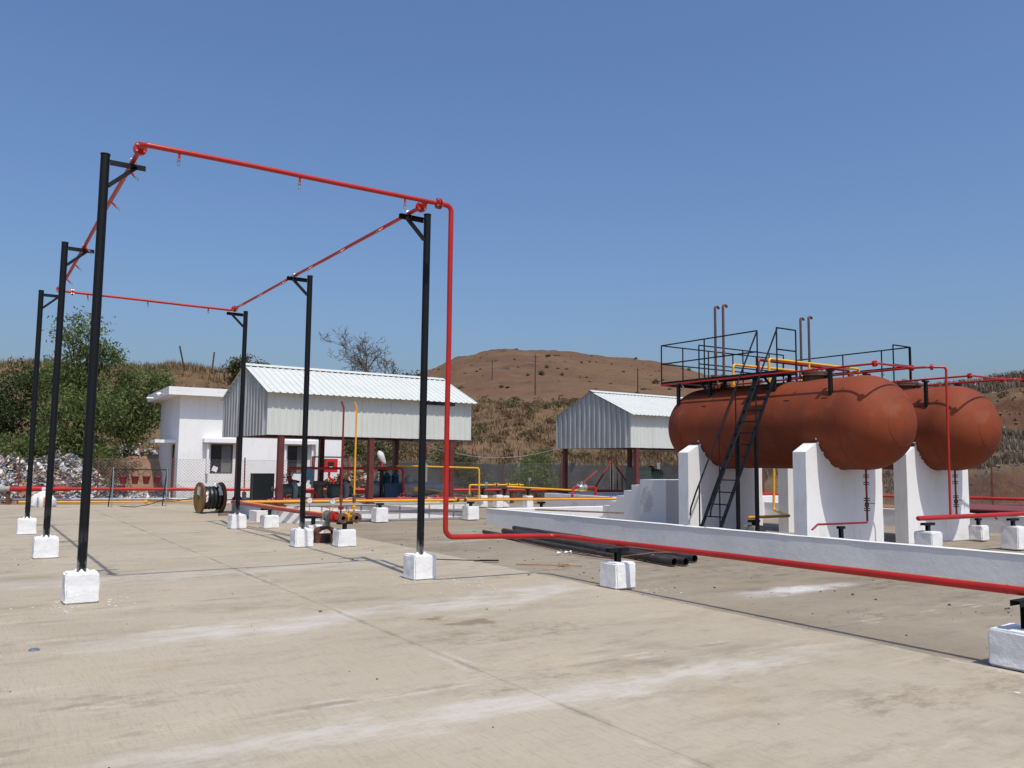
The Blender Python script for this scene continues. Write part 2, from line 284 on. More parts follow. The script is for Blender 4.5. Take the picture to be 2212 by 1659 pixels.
# ------------------------------------------------------------------ mesh helpers
ORG = {}
def org(o): return ORG.get(o.name, Vector((0, 0, 0))) if o else Vector((0, 0, 0))
class MB:
    def __init__(s): s.v = []; s.f = []
    def add(s, vs, fs):
        b = len(s.v); s.v += [Vector(p) for p in vs]; s.f += [tuple(b+i for i in f) for f in fs]; return s
    def box(s, c, size, rz=0, m=None):
        hx, hy, hz = (x/2 for x in size); c = Vector(c)
        R = m if m is not None else Matrix.Rotation(rz, 3, 'Z')
        vs = [c+R @ Vector((x, y, z)) for x, y, z in ((-hx, -hy, -hz), (hx, -hy, -hz), (hx, hy, -hz), (-hx, hy, -hz), (-hx, -hy, hz), (hx, -hy, hz), (hx, hy, hz), (-hx, hy, hz))]
        return s.add(vs, [(0, 3, 2, 1), (4, 5, 6, 7), (0, 1, 5, 4), (1, 2, 6, 5), (2, 3, 7, 6), (3, 0, 4, 7)])
    def mm(s, x0, x1, y0, y1, z0, z1): return s.box(((x0+x1)/2, (y0+y1)/2, (z0+z1)/2), (x1-x0, y1-y0, z1-z0))
    def bar(s, p0, p1, wd, ht, upv=(0, 0, 1)):
        p0, p1 = Vector(p0), Vector(p1); d = (p1-p0); L = d.length; d.normalize(); u = Vector(upv)
        if abs(d.dot(u)) > .95: u = Vector((1, 0, 0))
        sd = d.cross(u).normalized(); u = sd.cross(d)
        return s.box((p0+p1)/2, (L, wd, ht), m=Matrix((d, sd, u)).transposed())
    def lathe(s, p, axis, prof, n=16, capa=True, capb=True):
        p = Vector(p); ax = Vector(axis).normalized(); t = Vector((0, 0, 1)) if abs(ax.z) < .9 else Vector((1, 0, 0))
        e1 = ax.cross(t).normalized(); e2 = ax.cross(e1); b = len(s.v)
        for h, r in prof:
            for i in range(n):
                a = 2*PI*i/n; s.v.append(p+ax*h+(e1*math.cos(a)+e2*math.sin(a))*r)
        for k in range(len(prof)-1):
            for i in range(n):
                j = (i+1) % n; s.f.append((b+k*n+i, b+k*n+j, b+(k+1)*n+j, b+(k+1)*n+i))
        if capa: s.f.append(tuple(b+i for i in range(n))[::-1])
        if capb: s.f.append(tuple(b+(len(prof)-1)*n+i for i in range(n)))
        return s
    def cyl(s, p0, p1, r, r1=None, n=12):
        p0, p1 = Vector(p0), Vector(p1); d = p1-p0
        return s.lathe(p0, d, [(0, r), (d.length, r if r1 is None else r1)], n)
    def tube(s, path, r, n=12, radii=None, cap=True):
        P = [Vector(p) for p in path]; m = len(P); b = len(s.v); e1 = None
        for i in range(m):
            t = ((P[min(i+1, m-1)]-P[i]).normalized()+(P[i]-P[max(i-1, 0)]).normalized())
            if t.length < 1e-6: t = P[min(i+1, m-1)]-P[max(i-1, 0)]
            t.normalize()
            if e1 is None:
                q = Vector((0, 0, 1)) if abs(t.z) < .9 else Vector((1, 0, 0)); e1 = t.cross(q).normalized()
            else: e1 = (e1-t*e1.dot(t)).normalized()
            e2 = t.cross(e1); rr = radii[i] if radii else r
            for k in range(n):
                a = 2*PI*k/n; s.v.append(P[i]+(e1*math.cos(a)+e2*math.sin(a))*rr)
        for i in range(m-1):
            for k in range(n):
                j = (k+1) % n; s.f.append((b+i*n+k, b+i*n+j, b+(i+1)*n+j, b+(i+1)*n+k))
        if cap: s.f.append(tuple(b+k for k in range(n))[::-1]); s.f.append(tuple(b+(m-1)*n+k for k in range(n)))
        return s
    def prism(s, poly, ext):
        n = len(poly); ext = Vector(ext); P = [Vector(p) for p in poly]
        return s.add(P+[p+ext for p in P], [tuple(range(n))[::-1], tuple(range(n, 2*n))]+[(i, (i+1) % n, n+(i+1) % n, n+i) for i in range(n)])
    def mesh(s, name, o=Vector((0, 0, 0)), smooth=True, ang=35):
        me = bpy.data.meshes.new(name); me.from_pydata([tuple(p-o) for p in s.v], [], s.f); me.validate()
        bm = bmesh.new(); bm.from_mesh(me); bmesh.ops.recalc_face_normals(bm, faces=bm.faces) if len(s.f) < 60000 else None; bm.to_mesh(me); bm.free()
        if smooth:
            me.polygons.foreach_set('use_smooth', [True]*len(me.polygons)); me.set_sharp_from_angle(angle=math.radians(ang))
        return me
    def build(s, name, mat, parent=None, smooth=True, ang=35, kind=None, label=None):
        me = s.mesh(name, org(parent), smooth, ang); me.materials.append(MATS[mat])
        o = bpy.data.objects.new(name, me); COL.objects.link(o)
        if parent: o.parent = parent; ORG[o.name] = org(parent)
        else: ORG[o.name] = Vector((0, 0, 0))
        if kind: o['kind'] = kind
        if label: o['label'] = label
        return o
def thing(name, label, cat, loc=(0, 0, 0), group=None, rz=0):
    o = bpy.data.objects.new(name, None); COL.objects.link(o); o.empty_display_size = .2
    o.location = loc; o.rotation_euler = (0, 0, rz); o['label'] = label; o['category'] = cat
    ORG[o.name] = Vector(loc) if not rz else Vector((0, 0, 0))      # rotated things are built in local coordinates
    if rz: ORG[o.name] = Vector((0, 0, 0))
    if group: o['group'] = group
    return o
def local(o): ORG[o.name] = Vector((0, 0, 0)); return o
def tag(o, label, cat, group=None):
    o['label'] = label; o['category'] = cat
    if group: o['group'] = group
    return o
def struct(o): o['kind'] = 'structure'; return o
KIDS = {}
def copy_tree(o, parent=None):
    c = o.copy(); COL.objects.link(c); c.parent = parent; ORG[c.name] = org(o)
    for ch in list(o.children): copy_tree(ch, c)
    return c
def place(o, loc, rz=0, label=None):
    c = copy_tree(o); c.location = loc; c.rotation_euler = (0, 0, rz)
    if label: c['label'] = label
    return c
def wobble(path, seg=.35, amp=.005, seed=0):
    out = []
    for a, b in zip(path, path[1:]):
        a, b = Vector(a), Vector(b); k = max(1, int((b-a).length/seg))
        for i in range(k):
            p = a.lerp(b, i/k); f = i/k; out.append(p+(noise.noise_vector(p*.6+Vector((seed, 0, 0)))*amp*math.sin(PI*f)*2 if k > 3 else Vector((0, 0, 0))))
    out.append(Vector(path[-1])); return out
def fillet(pts, r, n=5):
    P = [Vector(p) for p in pts]; out = [P[0]]
    for i in range(1, len(P)-1):
        a = (P[i-1]-P[i]); b = (P[i+1]-P[i]); la, lb = a.length, b.length; a.normalize(); b.normalize()
        ang = a.angle(b)
        if ang > PI-.05: out.append(P[i]); continue
        t = min(r/math.tan(ang/2), la*.45, lb*.45); rr = t*math.tan(ang/2); cen = P[i]+(a+b).normalized()*(rr/math.sin(ang/2))
        s0 = P[i]+a*t-cen; s1 = P[i]+b*t-cen; th = s0.angle(s1)
        for k in range(n+1):
            f = k/n; out.append(cen+(s0*math.sin((1-f)*th)+s1*math.sin(f*th))/math.sin(th))
    out.append(P[-1]); return out
def rough_block(wd, dp, ht, seed, amp=.012, cuts=5):
    bm = bmesh.new(); bmesh.ops.create_cube(bm, size=1)
    for vv in bm.verts: vv.co = Vector((vv.co.x*wd, vv.co.y*dp, (vv.co.z+.5)*ht))
    bmesh.ops.bevel(bm, geom=list(bm.edges), offset=.018, segments=2, affect='EDGES')
    bmesh.ops.subdivide_edges(bm, edges=[e for e in bm.edges if e.calc_length() > .1], cuts=cuts, use_grid_fill=True)
    for vv in bm.verts:
        q = vv.co*7+Vector((seed*13.1, seed*3.7, 0)); d = noise.noise_vector(q)*amp+noise.noise_vector(q*3)*amp*.5
        if vv.co.z < .02: d.z = 0
        vv.co += d
        if vv.co.z < .06: vv.co.x *= 1.03; vv.co.y *= 1.03
    me = bpy.data.meshes.new('block'); bm.to_mesh(me); bm.free()
    me.polygons.foreach_set('use_smooth', [True]*len(me.polygons)); me.set_sharp_from_angle(angle=math.radians(50)); return me
def meshobj(name, me, mat, parent=None, loc=(0, 0, 0)):
    me.materials.clear(); me.materials.append(MATS[mat]); o = bpy.data.objects.new(name, me); COL.objects.link(o); o.parent = parent; o.location = loc
    ORG[o.name] = org(parent); return o
def flange(mb, p, ax, r, t=.02, n=18): p = Vector(p); ax = Vector(ax).normalized(); mb.lathe(p-ax*t/2, ax, [(0, r), (t, r)], n)
def bolts(mb, p, ax, r, k, br, ln=.03, ph=.4):
    p = Vector(p); ax = Vector(ax).normalized(); t = Vector((0, 0, 1)) if abs(ax.z) < .9 else Vector((1, 0, 0)); e1 = ax.cross(t).normalized(); e2 = ax.cross(e1)
    for i in range(k):
        a = 2*PI*i/k+ph; c = p+(e1*math.cos(a)+e2*math.sin(a))*r; mb.cyl(c-ax*ln, c+ax*ln, br, n=6)

# ------------------------------------------------------------------ setting
random.seed(7)
g = MB(); n = 48
rings = [0, 60, 150, 400, 1500]
g.v.append(Vector((15, 20, -.10)))
for r in rings[1:]:
    for i in range(n): g.v.append(Vector((15+r*math.cos(2*PI*i/n), 20+r*math.sin(2*PI*i/n), -.10)))
for i in range(n): g.f.append((0, 1+i, 1+(i+1) % n))
for k in range(len(rings)-2):
    for i in range(n): g.f.append((1+k*n+i, 1+(k+1)*n+i, 1+(k+1)*n+(i+1) % n, 1+k*n+(i+1) % n))
struct(g.build('ground', 'soil', smooth=False))

TERR=[
(-8.41,[(36,-0.3),(39,1.3),(44,2.07),(56,3.94),(66,6.0),(68,6.83),(75,7.59),(120,7.59),(180,7.59),(250,7.59),(320,7.59),(430,4.59)]),
(1.75,[(36,-0.3),(39,1.17),(44,2.25),(56,4.41),(66,6.85),(67.5,7.58),(75,8.61),(120,8.61),(180,8.61),(250,8.61),(320,8.61),(430,5.61)]),
(7.86,[(36,-0.3),(39,0.81),(44,2.13),(56,4.52),(66,7.19),(67.5,7.93),(75,9.02),(120,9.02),(180,9.02),(250,9.02),(320,9.02),(430,6.02)]),
(12.41,[(38,-0.3),(41,0.89),(46,2.1),(56,4.53),(66,7.28),(67.5,8.08),(75,9.11),(120,9.11),(180,9.11),(250,9.11),(320,9.11),(430,6.11)]),
(16.38,[(40,-0.3),(43,0.87),(48,2.05),(58,4.44),(68,7.29),(70,8.2),(76,9.14),(120,9.14),(180,9.14),(250,9.14),(320,9.14),(430,6.14)]),
(21.13,[(42,-0.3),(45,0.98),(49,1.85),(58,3.62),(66,5.33),(72,6.25),(80,7.2),(120,7.2),(180,13.72),(250,18.71),(320,24.19),(430,20.19)]),
(25.42,[(43,-0.3),(46,1.12),(50,1.9),(58,3.69),(66,5.61),(72,6.45),(82,7.26),(120,7.26),(180,14.83),(250,22.32),(320,30.43),(430,22.43)]),
(27.3,[(43,-0.3),(46,1.21),(50,2.0),(58,3.88),(65,5.59),(70,6.36),(84,7.46),(120,10.23),(180,16.14),(250,26.25),(320,36.0),(430,26.0)]),
(29.81,[(43,-0.3),(47,1.28),(50,1.94),(58,3.92),(65,5.64),(70,6.41),(86,7.66),(120,10.45),(180,17.79),(250,30.38),(320,42.03),(430,30.03)]),
(32.34,[(43,-0.3),(47,1.3),(50,1.97),(58,3.95),(65,5.68),(70,6.46),(86,7.71),(120,10.53),(180,18.61),(250,32.24),(320,44.87),(430,32.87)]),
(35.5,[(43,-0.3),(47,1.33),(50,2.0),(58,3.98),(65,5.71),(70,6.5),(86,7.76),(120,10.59),(180,18.71),(250,32.09),(320,44.58),(430,32.58)]),
(40.21,[(43,-0.3),(47,1.37),(50,2.04),(57,3.82),(64,5.5),(70,6.41),(86,7.7),(120,10.51),(180,18.05),(250,30.43),(320,42.07),(430,30.07)]),
(43.61,[(42,-0.3),(46,1.36),(49,2.06),(56,3.49),(62,4.88),(68,5.83),(86,7.32),(120,10.11),(180,17.03),(250,28.4),(320,39.43),(430,27.43)]),
(46.63,[(42,-0.3),(45,1.39),(48,1.94),(55,3.17),(61,4.5),(67,5.5),(86,7.03),(120,9.56),(180,15.69),(250,25.52),(320,35.0),(430,23.0)]),
(51.32,[(42,-0.3),(45,1.44),(48,1.98),(54,3.02),(60,4.44),(66,5.31),(86,6.8),(120,9.11),(180,14.2),(250,22.01),(320,29.76),(430,19.76)]),
(56.83,[(41,-0.3),(44,1.43),(47,2.13),(51,3.08),(56,4.5),(60,5.31),(80,6.76),(120,9.33),(180,13.2),(250,18.73),(320,24.51),(430,18.51)]),
(60.44,[(40,-0.3),(42,1.47),(45,2.57),(49,3.37),(52,5.28),(55,6.17),(70,7.55),(110,7.55),(180,7.55),(250,7.55),(320,7.55),(430,4.55)]),
(64.57,[(39,-0.3),(41,1.52),(45,2.63),(49,3.46),(51,5.42),(54,6.31),(66,7.52),(110,7.52),(180,7.52),(250,7.52),(320,7.52),(430,4.52)]),
(74.51,[(38,-0.3),(40,1.7),(44,2.62),(48,3.31),(50,5.04),(53,5.87),(66,7.03),(110,7.03),(180,7.03),(250,7.03),(320,7.03),(430,4.03)]),
]
def profile(rows, r):
    for (a, za), (b, zb) in zip(rows, rows[1:]):
        if r <= b: f = max(0, (r-a)/(b-a)); f = f*.5+f*f*(3-2*f)*.5; return za+(zb-za)*f
    return rows[-1][1]
def height(az, r):
    az = max(TERR[0][0], min(TERR[-1][0], az))
    for (a, ra), (b, rb) in zip(TERR, TERR[1:]):
        if az <= b:
            f = (az-a)/(b-a); f = f*f*(3-2*f); return profile(ra, r)*(1-f)+profile(rb, r)*f
    return profile(TERR[-1][1], r)
def hgt(x, y):
    r = math.hypot(x, y); az = math.degrees(math.atan2(x, y)); z = height(az, r)
    k = min(1., max(0., (r-38)/10)); k2 = min(1., max(0, (r-120)/80))
    z += k*(noise.fractal(Vector((x*.16, y*.16, 3.1)), .9, 2.1, 5)*.55+noise.fractal(Vector((x*.9, y*.9, 1.7)), .9, 2.1, 3)*.14)
    z += k2*noise.fractal(Vector((x*.02, y*.02, 7.7)), .9, 2.1, 6)*1.9
    return z
tm = MB(); NA, NR = 560, 175
azs = [-34+i*(140/(NA-1)) for i in range(NA)]
rs = [35*((430/35)**(j/(NR-1))) for j in range(NR)]
for aa in azs:
    sa, ca = math.sin(math.radians(aa)), math.cos(math.radians(aa))
    for r in rs: tm.v.append(Vector((r*sa, r*ca, hgt(r*sa, r*ca))))
for i in range(NA-1):
    for j in range(NR-1): tm.f.append((i*NR+j, (i+1)*NR+j, (i+1)*NR+j+1, i*NR+j+1))
me = bpy.data.meshes.new('terrain'); me.from_pydata([tuple(p) for p in tm.v], [], tm.f); me.materials.append(MATS['terrain'])
me.polygons.foreach_set('use_smooth', [True]*len(me.polygons))
if me.polygons[2000].normal.z < 0: me.flip_normals()
to = bpy.data.objects.new('hillside', me); COL.objects.link(to); struct(to)

# yard: cast bays with open joints
yard_o = bpy.data.objects.new('concrete_yard', None); COL.objects.link(yard_o); struct(yard_o)
sub = MB().mm(-15, 7.04, -4, 33.0, -.09, -.012); sub.build('joint_bed', 'joint_dirt', yard_o, False)
xs = [7.05-3.63*i for i in range(7)]; ys = [-3.8+4.6*j for j in range(9)]
for i in range(6):
    for j in range(8):
        m = MB(); x0, x1, y0, y1 = xs[i+1]+.0025, xs[i]-.0025, ys[j]+.0025, ys[j+1]-.0025
        y1 = min(y1, 32.9)
        c = .004
        m.add([(x0, y0, -.011), (x1, y0, -.011), (x1, y1, -.011), (x0, y1, -.011), (x0, y0, -c), (x1, y0, -c), (x1, y1, -c), (x0, y1, -c),
               (x0+c, y0+c, 0), (x1-c, y0+c, 0), (x1-c, y1-c, 0), (x0+c, y1-c, 0)],
              [(8, 9, 10, 11), (0, 1, 5, 4), (1, 2, 6, 5), (2, 3, 7, 6), (3, 0, 4, 7), (4, 5, 9, 8), (5, 6, 10, 9), (6, 7, 11, 10), (7, 4, 8, 11)])
        m.build('slab', 'yard_concrete', yard_o, False)
ap = MB().add([(7.06, -4, -.012), (30, -4, -.04), (30, 29, -.04), (7.06, 31, -.012)], [(0, 1, 2, 3)])
struct(ap.build('apron', 'apron_concrete', None, False))
bf = MB().add([(12.9, 0, -.026), (21.7, 0, -.026), (21.7, 18.5, -.026), (11.55, 18.5, -.026), (12.05, 9.7, -.026)], [(0, 1, 2, 3, 4)])
struct(bf.build('bund_floor', 'apron_concrete', None, False))

# ------------------------------------------------------------------ bund walls
def wall(name, label, pts, th, h, mat, z0=-.05, seg=.35, amp=.008):
    P = [Vector(p+(0,)) for p in pts]; cum = [0]
    for a_, b_ in zip(P, P[1:]): cum.append(cum[-1]+(b_-a_).length)
    L = cum[-1]; p0 = P[0]; d = (P[-1]-P[0]).normalized(); nrm = Vector((-d.y, d.x, 0))
    def at(s_):
        for i_ in range(len(P)-1):
            if s_ <= cum[i_+1]+1e-6: return P[i_].lerp(P[i_+1], (s_-cum[i_])/(cum[i_+1]-cum[i_]))
        return P[-1]
    m = MB(); k = int(L/seg); prof = [(0, z0), (0, h*.35), (0, h*.7), (.0, h-.012), (.012, h), (th-.012, h), (th, h-.012), (th, h*.5), (th, z0)]
    for i in range(k+1):
        for (o_, z) in prof:
            q = at(L*i/k)+nrm*o_; q.z = z
            q += noise.noise_vector(q*2.3)*amp if z > z0 else Vector((0, 0, 0)); m.v.append(q)
    c = len(prof)
    for i in range(k):
        for j in range(c-1): m.f.append((i*c+j, (i+1)*c+j, (i+1)*c+j+1, i*c+j+1))
    m.f.append(tuple(range(c))); m.f.append(tuple(k*c+j for j in range(c)))
    t = thing(name, label, 'wall', tuple(p0)); m.build('wall', mat, t, True, 40); return t
wall('bund_wall', 'long low whitewashed wall running beside the loose black pipes', [(12.95, .5), (12.39, 5.95), (11.99, 9.67), (11.80, 12.4), (11.42, 18.68)], -.2, .40, 'old_whitewash')
wall('bund_wall', 'low white wall behind the tanks, leading up to the concrete steps', [(11.64, 18.46), (21.9, 18.2)], .22, .40, 'old_whitewash')
wall('bund_wall', 'low grey white wall beyond the second tank', [(21.75, 0.5), (21.6, 18.3)], -.22, .42, 'old_whitewash')

# steps
st = thing('concrete_steps', 'white plastered block of concrete steps behind the first tank', 'steps', (15.6, 17, 0))
zs = [1.19, 1.04, .885, .73, .575]; ysx = [(15.67, 16.65), (16.653, 16.98), (16.983, 17.29), (17.293, 17.6), (17.603, 17.9)]
for i, (z, (a0, a1)) in enumerate(zip(zs, ysx)):
    MB().mm(14.9, 16.4, a0, a1, -.02, z).build('step' if i else 'landing', 'wall_damp', st, False)
MB().mm(14.92, 16.38, 17.903, 18.2, -.02, .44).build('step', 'wall_damp', st, False)

# ------------------------------------------------------------------ corrugated sheets
def ribbed(m, o, ex, ey, en, wd, h0, h1, pitch=.19, depth=.014):
    """sheet: across ex (wd), along ey from h0(x) to h1(x), ribs towards en"""
    o, ex, ey, en = map(Vector, (o, ex, ey, en)); xs = []; k = max(1, round(wd/pitch)); p = wd/k
    for i in range(k):
        b = i*p; xs += [(b, 0), (b+p*.62, 0), (b+p*.70, depth), (b+p*.90, depth), (b+p*.98, 0)]
    xs.append((wd, 0)); b = len(m.v)
    for x, d in xs:
        m.v.append(o+ex*x+ey*h0(x)+en*d); m.v.append(o+ex*x+ey*h1(x)+en*d)
    for i in range(len(xs)-1): m.f.append((b+2*i, b+2*i+2, b+2*i+3, b+2*i+1))
def shed(label, loc, yaw, L, W, z0, hw, hr, ph, posts, postback, seed):
    t = thing('open_shed', label, 'shed', (loc[0], loc[1], 0), rz=yaw); random.seed(seed)
    K = 7; sw = L/K
    for i in range(K):
        m = MB(); ribbed(m, (i*sw+.002, random.uniform(-.004, .004), 0), (1, 0, 0), (0, 0, 1), (0, -1, 0), sw-.004, lambda x: z0+random.uniform(-.003, .003), lambda x: z0+hw+.02); m.build('front_sheet', 'sheet_white', t, False)
        m = MB(); ribbed(m, (i*sw+.002, W, 0), (1, 0, 0), (0, 0, 1), (0, 1, 0), sw-.004, lambda x: z0, lambda x: z0+hw+.02); m.build('back_sheet', 'sheet_white', t, False)
    ov = .22; sl = math.hypot(W/2, hr); dn = Vector((0, -W/2, -hr)).normalized(); nn = Vector((0, -hr, W/2)).normalized(); ln = sl+ov*sl/(W/2)
    dnb = Vector((0, W/2, -hr)).normalized(); nb = Vector((0, hr, W/2)).normalized(); RL = L+.16
    for i in range(K):
        s2 = RL/K; dz = random.uniform(0, .006)
        m = MB(); ribbed(m, (-.08+i*s2, W/2, z0+hw+hr+.03+dz), (1, 0, 0), dn, nn, s2+.02, lambda x: 0, lambda x: ln+random.uniform(-.006, .006), .19, .022); m.build('roof_sheet', 'sheet_white', t, False)
        m = MB(); ribbed(m, (-.08+i*s2, W/2, z0+hw+hr+.03+dz), (1, 0, 0), dnb, nb, s2+.02, lambda x: 0, lambda x: ln); m.build('roof_sheet', 'sheet_white', t, False)
    m = MB(); zr = z0+hw+hr+.075
    for sg in (-1, 1):
        d = Vector((0, sg*W/2, -hr)).normalized()*.2
        m.add([(-.1, W/2, zr), (L+.1, W/2, zr), Vector((L+.1, W/2, zr))+d, Vector((-.1, W/2, zr))+d], [(0, 1, 2, 3)])
    m.build('ridge_cap', 'sheet_white', t, False)
    KG = 5; gw = W/KG
    for gx, en in ((0, -1), (L, 1)):
        for i in range(KG):
            m = MB(); top = lambda x, b=i*gw: z0+hw+hr*(1-abs(b+x-W/2)/(W/2))-.005
            ribbed(m, (gx, i*gw+.002, 0), (0, 1, 0), (0, 0, 1), (en, 0, 0), gw-.004, lambda x: z0-.01, top, .27, .060); m.build('gable_sheet', 'sheet_galv', t, False)
    for yy in (.10, W-.10):
        MB().mm(.04, L-.04, yy-.05, yy+.05, z0+.03, z0+.16).build('beam', 'maroon_paint', t, False)
        for px in posts:
            q = MB(); x = px
            h = z0+.04 if yy < 1 else z0+.04
            q.mm(x-.07, x+.07, yy-.078, yy-.066, ph+.012, h); q.mm(x-.07, x+.07, yy+.066, yy+.078, ph+.012, h); q.mm(x-.006, x+.006, yy-.066, yy+.066, ph+.012, h)
            q.mm(x-.0695, x-.058, yy-.066, yy+.066, ph+.012, h); q.mm(x+.058, x+.0695, yy-.066, yy+.066, ph+.012, h)
            po = q.build('post', 'maroon_paint', t, False)
            b = MB().mm(x-.16, x+.16, yy-.14, yy+.14, ph+.002, ph+.014)
            for sg in (-1, 1): b.prism([(x+sg*.0705, yy-.006, ph+.014), (x+sg*.155, yy-.006, ph+.014), (x+sg*.0705, yy-.006, ph+.14)], (0, .012, 0))
            b.build('base_plate', 'maroon_paint', po, False)
    for px in posts:
        MB().mm(px-.05, px+.05, .152, W-.152, z0+.03, z0+.13).build('tie_beam', 'maroon_paint', t, False)
    for k in range(1, 4):
        f = k/4
        for sg in (-1, 1):
            yy = W/2+sg*W/2*f*.98; zz = z0+hw+hr*(1-f*.98)-.055
            MB().mm(.02, L-.02, yy-.03, yy+.03, zz-.04, zz+.03).build('purlin', 'maroon_paint', t, False)
    return t
SH1 = shed('corrugated shed with cream front over the pumps, left of the hill', (6.38, 21.18), .03, 6.12, 3.72, 2.235, 1.13, .79, .43, [.42, 2.95, 5.5], True, 1)
SH2 = shed('corrugated shed half hidden behind the nearest rust red tank', (19.1, 21.8), .03, 7.4, 4.14, 2.15, 1.18, .85, .43, [.35, 3.7, 7.0], True, 2)

# machinery plinths
p1 = thing('machine_plinth', 'white painted plinth with grey banding under the left shed', 'plinth', (9.5, 23, 0))
MB().prism([(6.82, 21.35, -.02), (7.25, 20.93, -.02), (12.3, 20.70, -.02), (12.45, 25.3, -.02), (6.95, 26.3, -.02)], (0, 0, .45)).build('body', 'concrete_grey', p1, False)
d = Vector((12.3-7.25, 20.70-20.93, 0)).normalized(); nn = Vector((d.y, -d.x, 0)); L = 5.05
fp = MB(); A = Vector((7.25, 20.93, 0))
fp.prism([A+nn*.002, A+d*L+nn*.002, A+d*L+nn*.006, A+nn*.006], (0, 0, .415)); fp.build('grey_render', 'grey_stripe', p1, False)
def panel(s0, s1, z0, z1):
    q = MB(); q.prism([A+d*s0+nn*.0065+Vector((0, 0, z0)), A+d*s1+nn*.0065+Vector((0, 0, z0)), A+d*s1+nn*.011+Vector((0, 0, z0)), A+d*s0+nn*.011+Vector((0, 0, z0))], (0, 0, z1-z0)); q.build('painted_panel', 'white_paint', p1, False)
cuts = [.02, .55, 1.22, 1.62, 2.05, 2.72, 3.60, 4.35, 4.72, 5.02]
for s0, s1 in zip(cuts, cuts[1:]):
    panel(s0+.025, s1-.025, .275+random.uniform(-.005, .005), .405); panel(s0+.025, s1-.025, .045, .185+random.uniform(-.008, .008))
lf = MB().prism([(6.80, 21.352, -.01), (7.246, 20.916, -.01), (7.253, 20.922, -.01), (6.808, 21.358, -.01)], (0, 0, .425)); lf.build('chamfer_render', 'white_paint', p1, False)
MB().prism([(6.80, 21.37, -.01), (6.94, 26.3, -.01), (6.952, 26.3, -.01), (6.812, 21.37, -.01)], (0, 0, .425)).build('side_render', 'old_whitewash', p1, False)
MB().mm(6.38, 6.80, 21.75, 22.45, -.02, .27).build('step', 'white_paint', p1, False)
p2 = thing('machine_plinth', 'grey white plinth under the right shed', 'plinth', (22, 24, 0))
MB().mm(18.9, 27, 21.2, 26.6, -.03, .43).build('body', 'whitewash_rough', p2, False)

# ------------------------------------------------------------------ white building (yaw)
B = thing('pump_house', 'white flat roofed plastered building with dark windows behind the fence', 'building', (6.72, 33.3, 0), rz=math.radians(-2))
BL, BD, BH = 6.4, 4.6, 3.98; T = .18
wins = [(1.18, 2.02, 1.04, 2.18), (4.15, 4.98, 1.04, 2.18)]
def panelwall(m, L, H, ops, T):
    xs = sorted({0, L}|{v for o in ops for v in o[:2]}); 
    for x0, x1 in zip(xs, xs[1:]):
        op = [o for o in ops if o[0] <= x0 and o[1] >= x1]
        if not op: m.mm(x0, x1, 0, T, -.1, H)
        else: m.mm(x0, x1, 0, T, -.1, op[0][2]); m.mm(x0, x1, 0, T, op[0][3], H)
m = MB(); panelwall(m, BL, BH, wins, T); m.build('front_wall', 'wall_white', B, False)
m = MB(); ops = [(.55, 1.35, -.1, 2.15)]
mm_ = MB(); panelwall(mm_, BD-2*T-.004, BH, ops, T)
for q in mm_.v: m.v.append(Vector((q.y, q.x+T+.002, q.z)))
m.f = mm_.f; m.build('side_wall', 'wall_white', B, False)
MB().mm(BL-T, BL, T+.002, BD-T-.002, -.1, BH).build('side_wall', 'wall_white', B, False)
MB().mm(0, BL, BD-T, BD, -.1, BH).build('back_wall', 'wall_white', B, False)
MB().mm(.19, BL-.19, .19, BD-.19, -.05, .02).build('floor', 'concrete_grey', B, False)
rf = MB().mm(-.5, BL+.45, -.48, BD+.4, BH+.003, BH+.16).build('roof_slab', 'wall_white', B, False)
q = MB(); q.mm(-.5, BL+.45, -.48, -.40, BH+.163, BH+.30); q.mm(-.5, -.42, -.398, BD+.4, BH+.163, BH+.30); q.build('parapet', 'wall_white', rf, False)
MB().cyl((-.75, 3.4, BH+.08), (-.45, 3.4, BH+.08), .04).build('drain_spout', 'white_paint', rf)
for i, (x0, x1, z0, z1) in enumerate(wins):
    wo_ = MB().mm(x0-.32, x1+.32, -.34, -.002, z1+.05, z1+.20).build('sunshade', 'wall_white', B, False)
    for xx in (x0-.17, x1+.10): MB().mm(xx, xx+.075, -.20, -.002, z0+.0, z1+.048).build('window_fin', 'wall_white', B, False)
    f = MB(); f.mm(x0, x1, .06, .10, z0, z0+.05); f.mm(x0, x1, .06, .10, z1-.05, z1); f.mm(x0, x0+.05, .06, .10, z0+.05, z1-.05); f.mm(x1-.05, x1, .06, .10, z0+.05, z1-.05)
    fo = f.build('window', 'window_frame', B, False)
    MB().mm(x0+.05, (x0+x1)/2, .075, .082, z0+.05, z1-.05).build('pane', 'glass_dark', fo, False)
    MB().mm((x0+x1)/2+.002, x1-.05, .085, .092, z0+.05, z1-.05).build('pane', 'shutter', fo, False)
pa = MB(); pa.box((wins[0][0]+.19, .055, 1.22), (.2, .004, .2), m=Matrix.Rotation(.35, 3, 'Y')); pa.build('paper_sheet', 'paper', B, False)
MB().mm(.04, .08, T+.56, T+1.34, -.05, 2.14).build('door', 'green_cabinet', B, False)
MB().mm(-.75, -.002, T+.35, T+1.6, 2.2, 2.32).build('door_shade', 'wall_white', B, False)
lm = MB(); lm.cyl((-.53, .9, BH+.1), (-.62, .85, BH+.1), .02); lm.lathe((-.60, .86, BH+.12), (-.6, -.3, -.4), [(0, .05), (.1, .07), (.18, .09)], 10); lm.build('flood_lamp', 'white_paint', B)

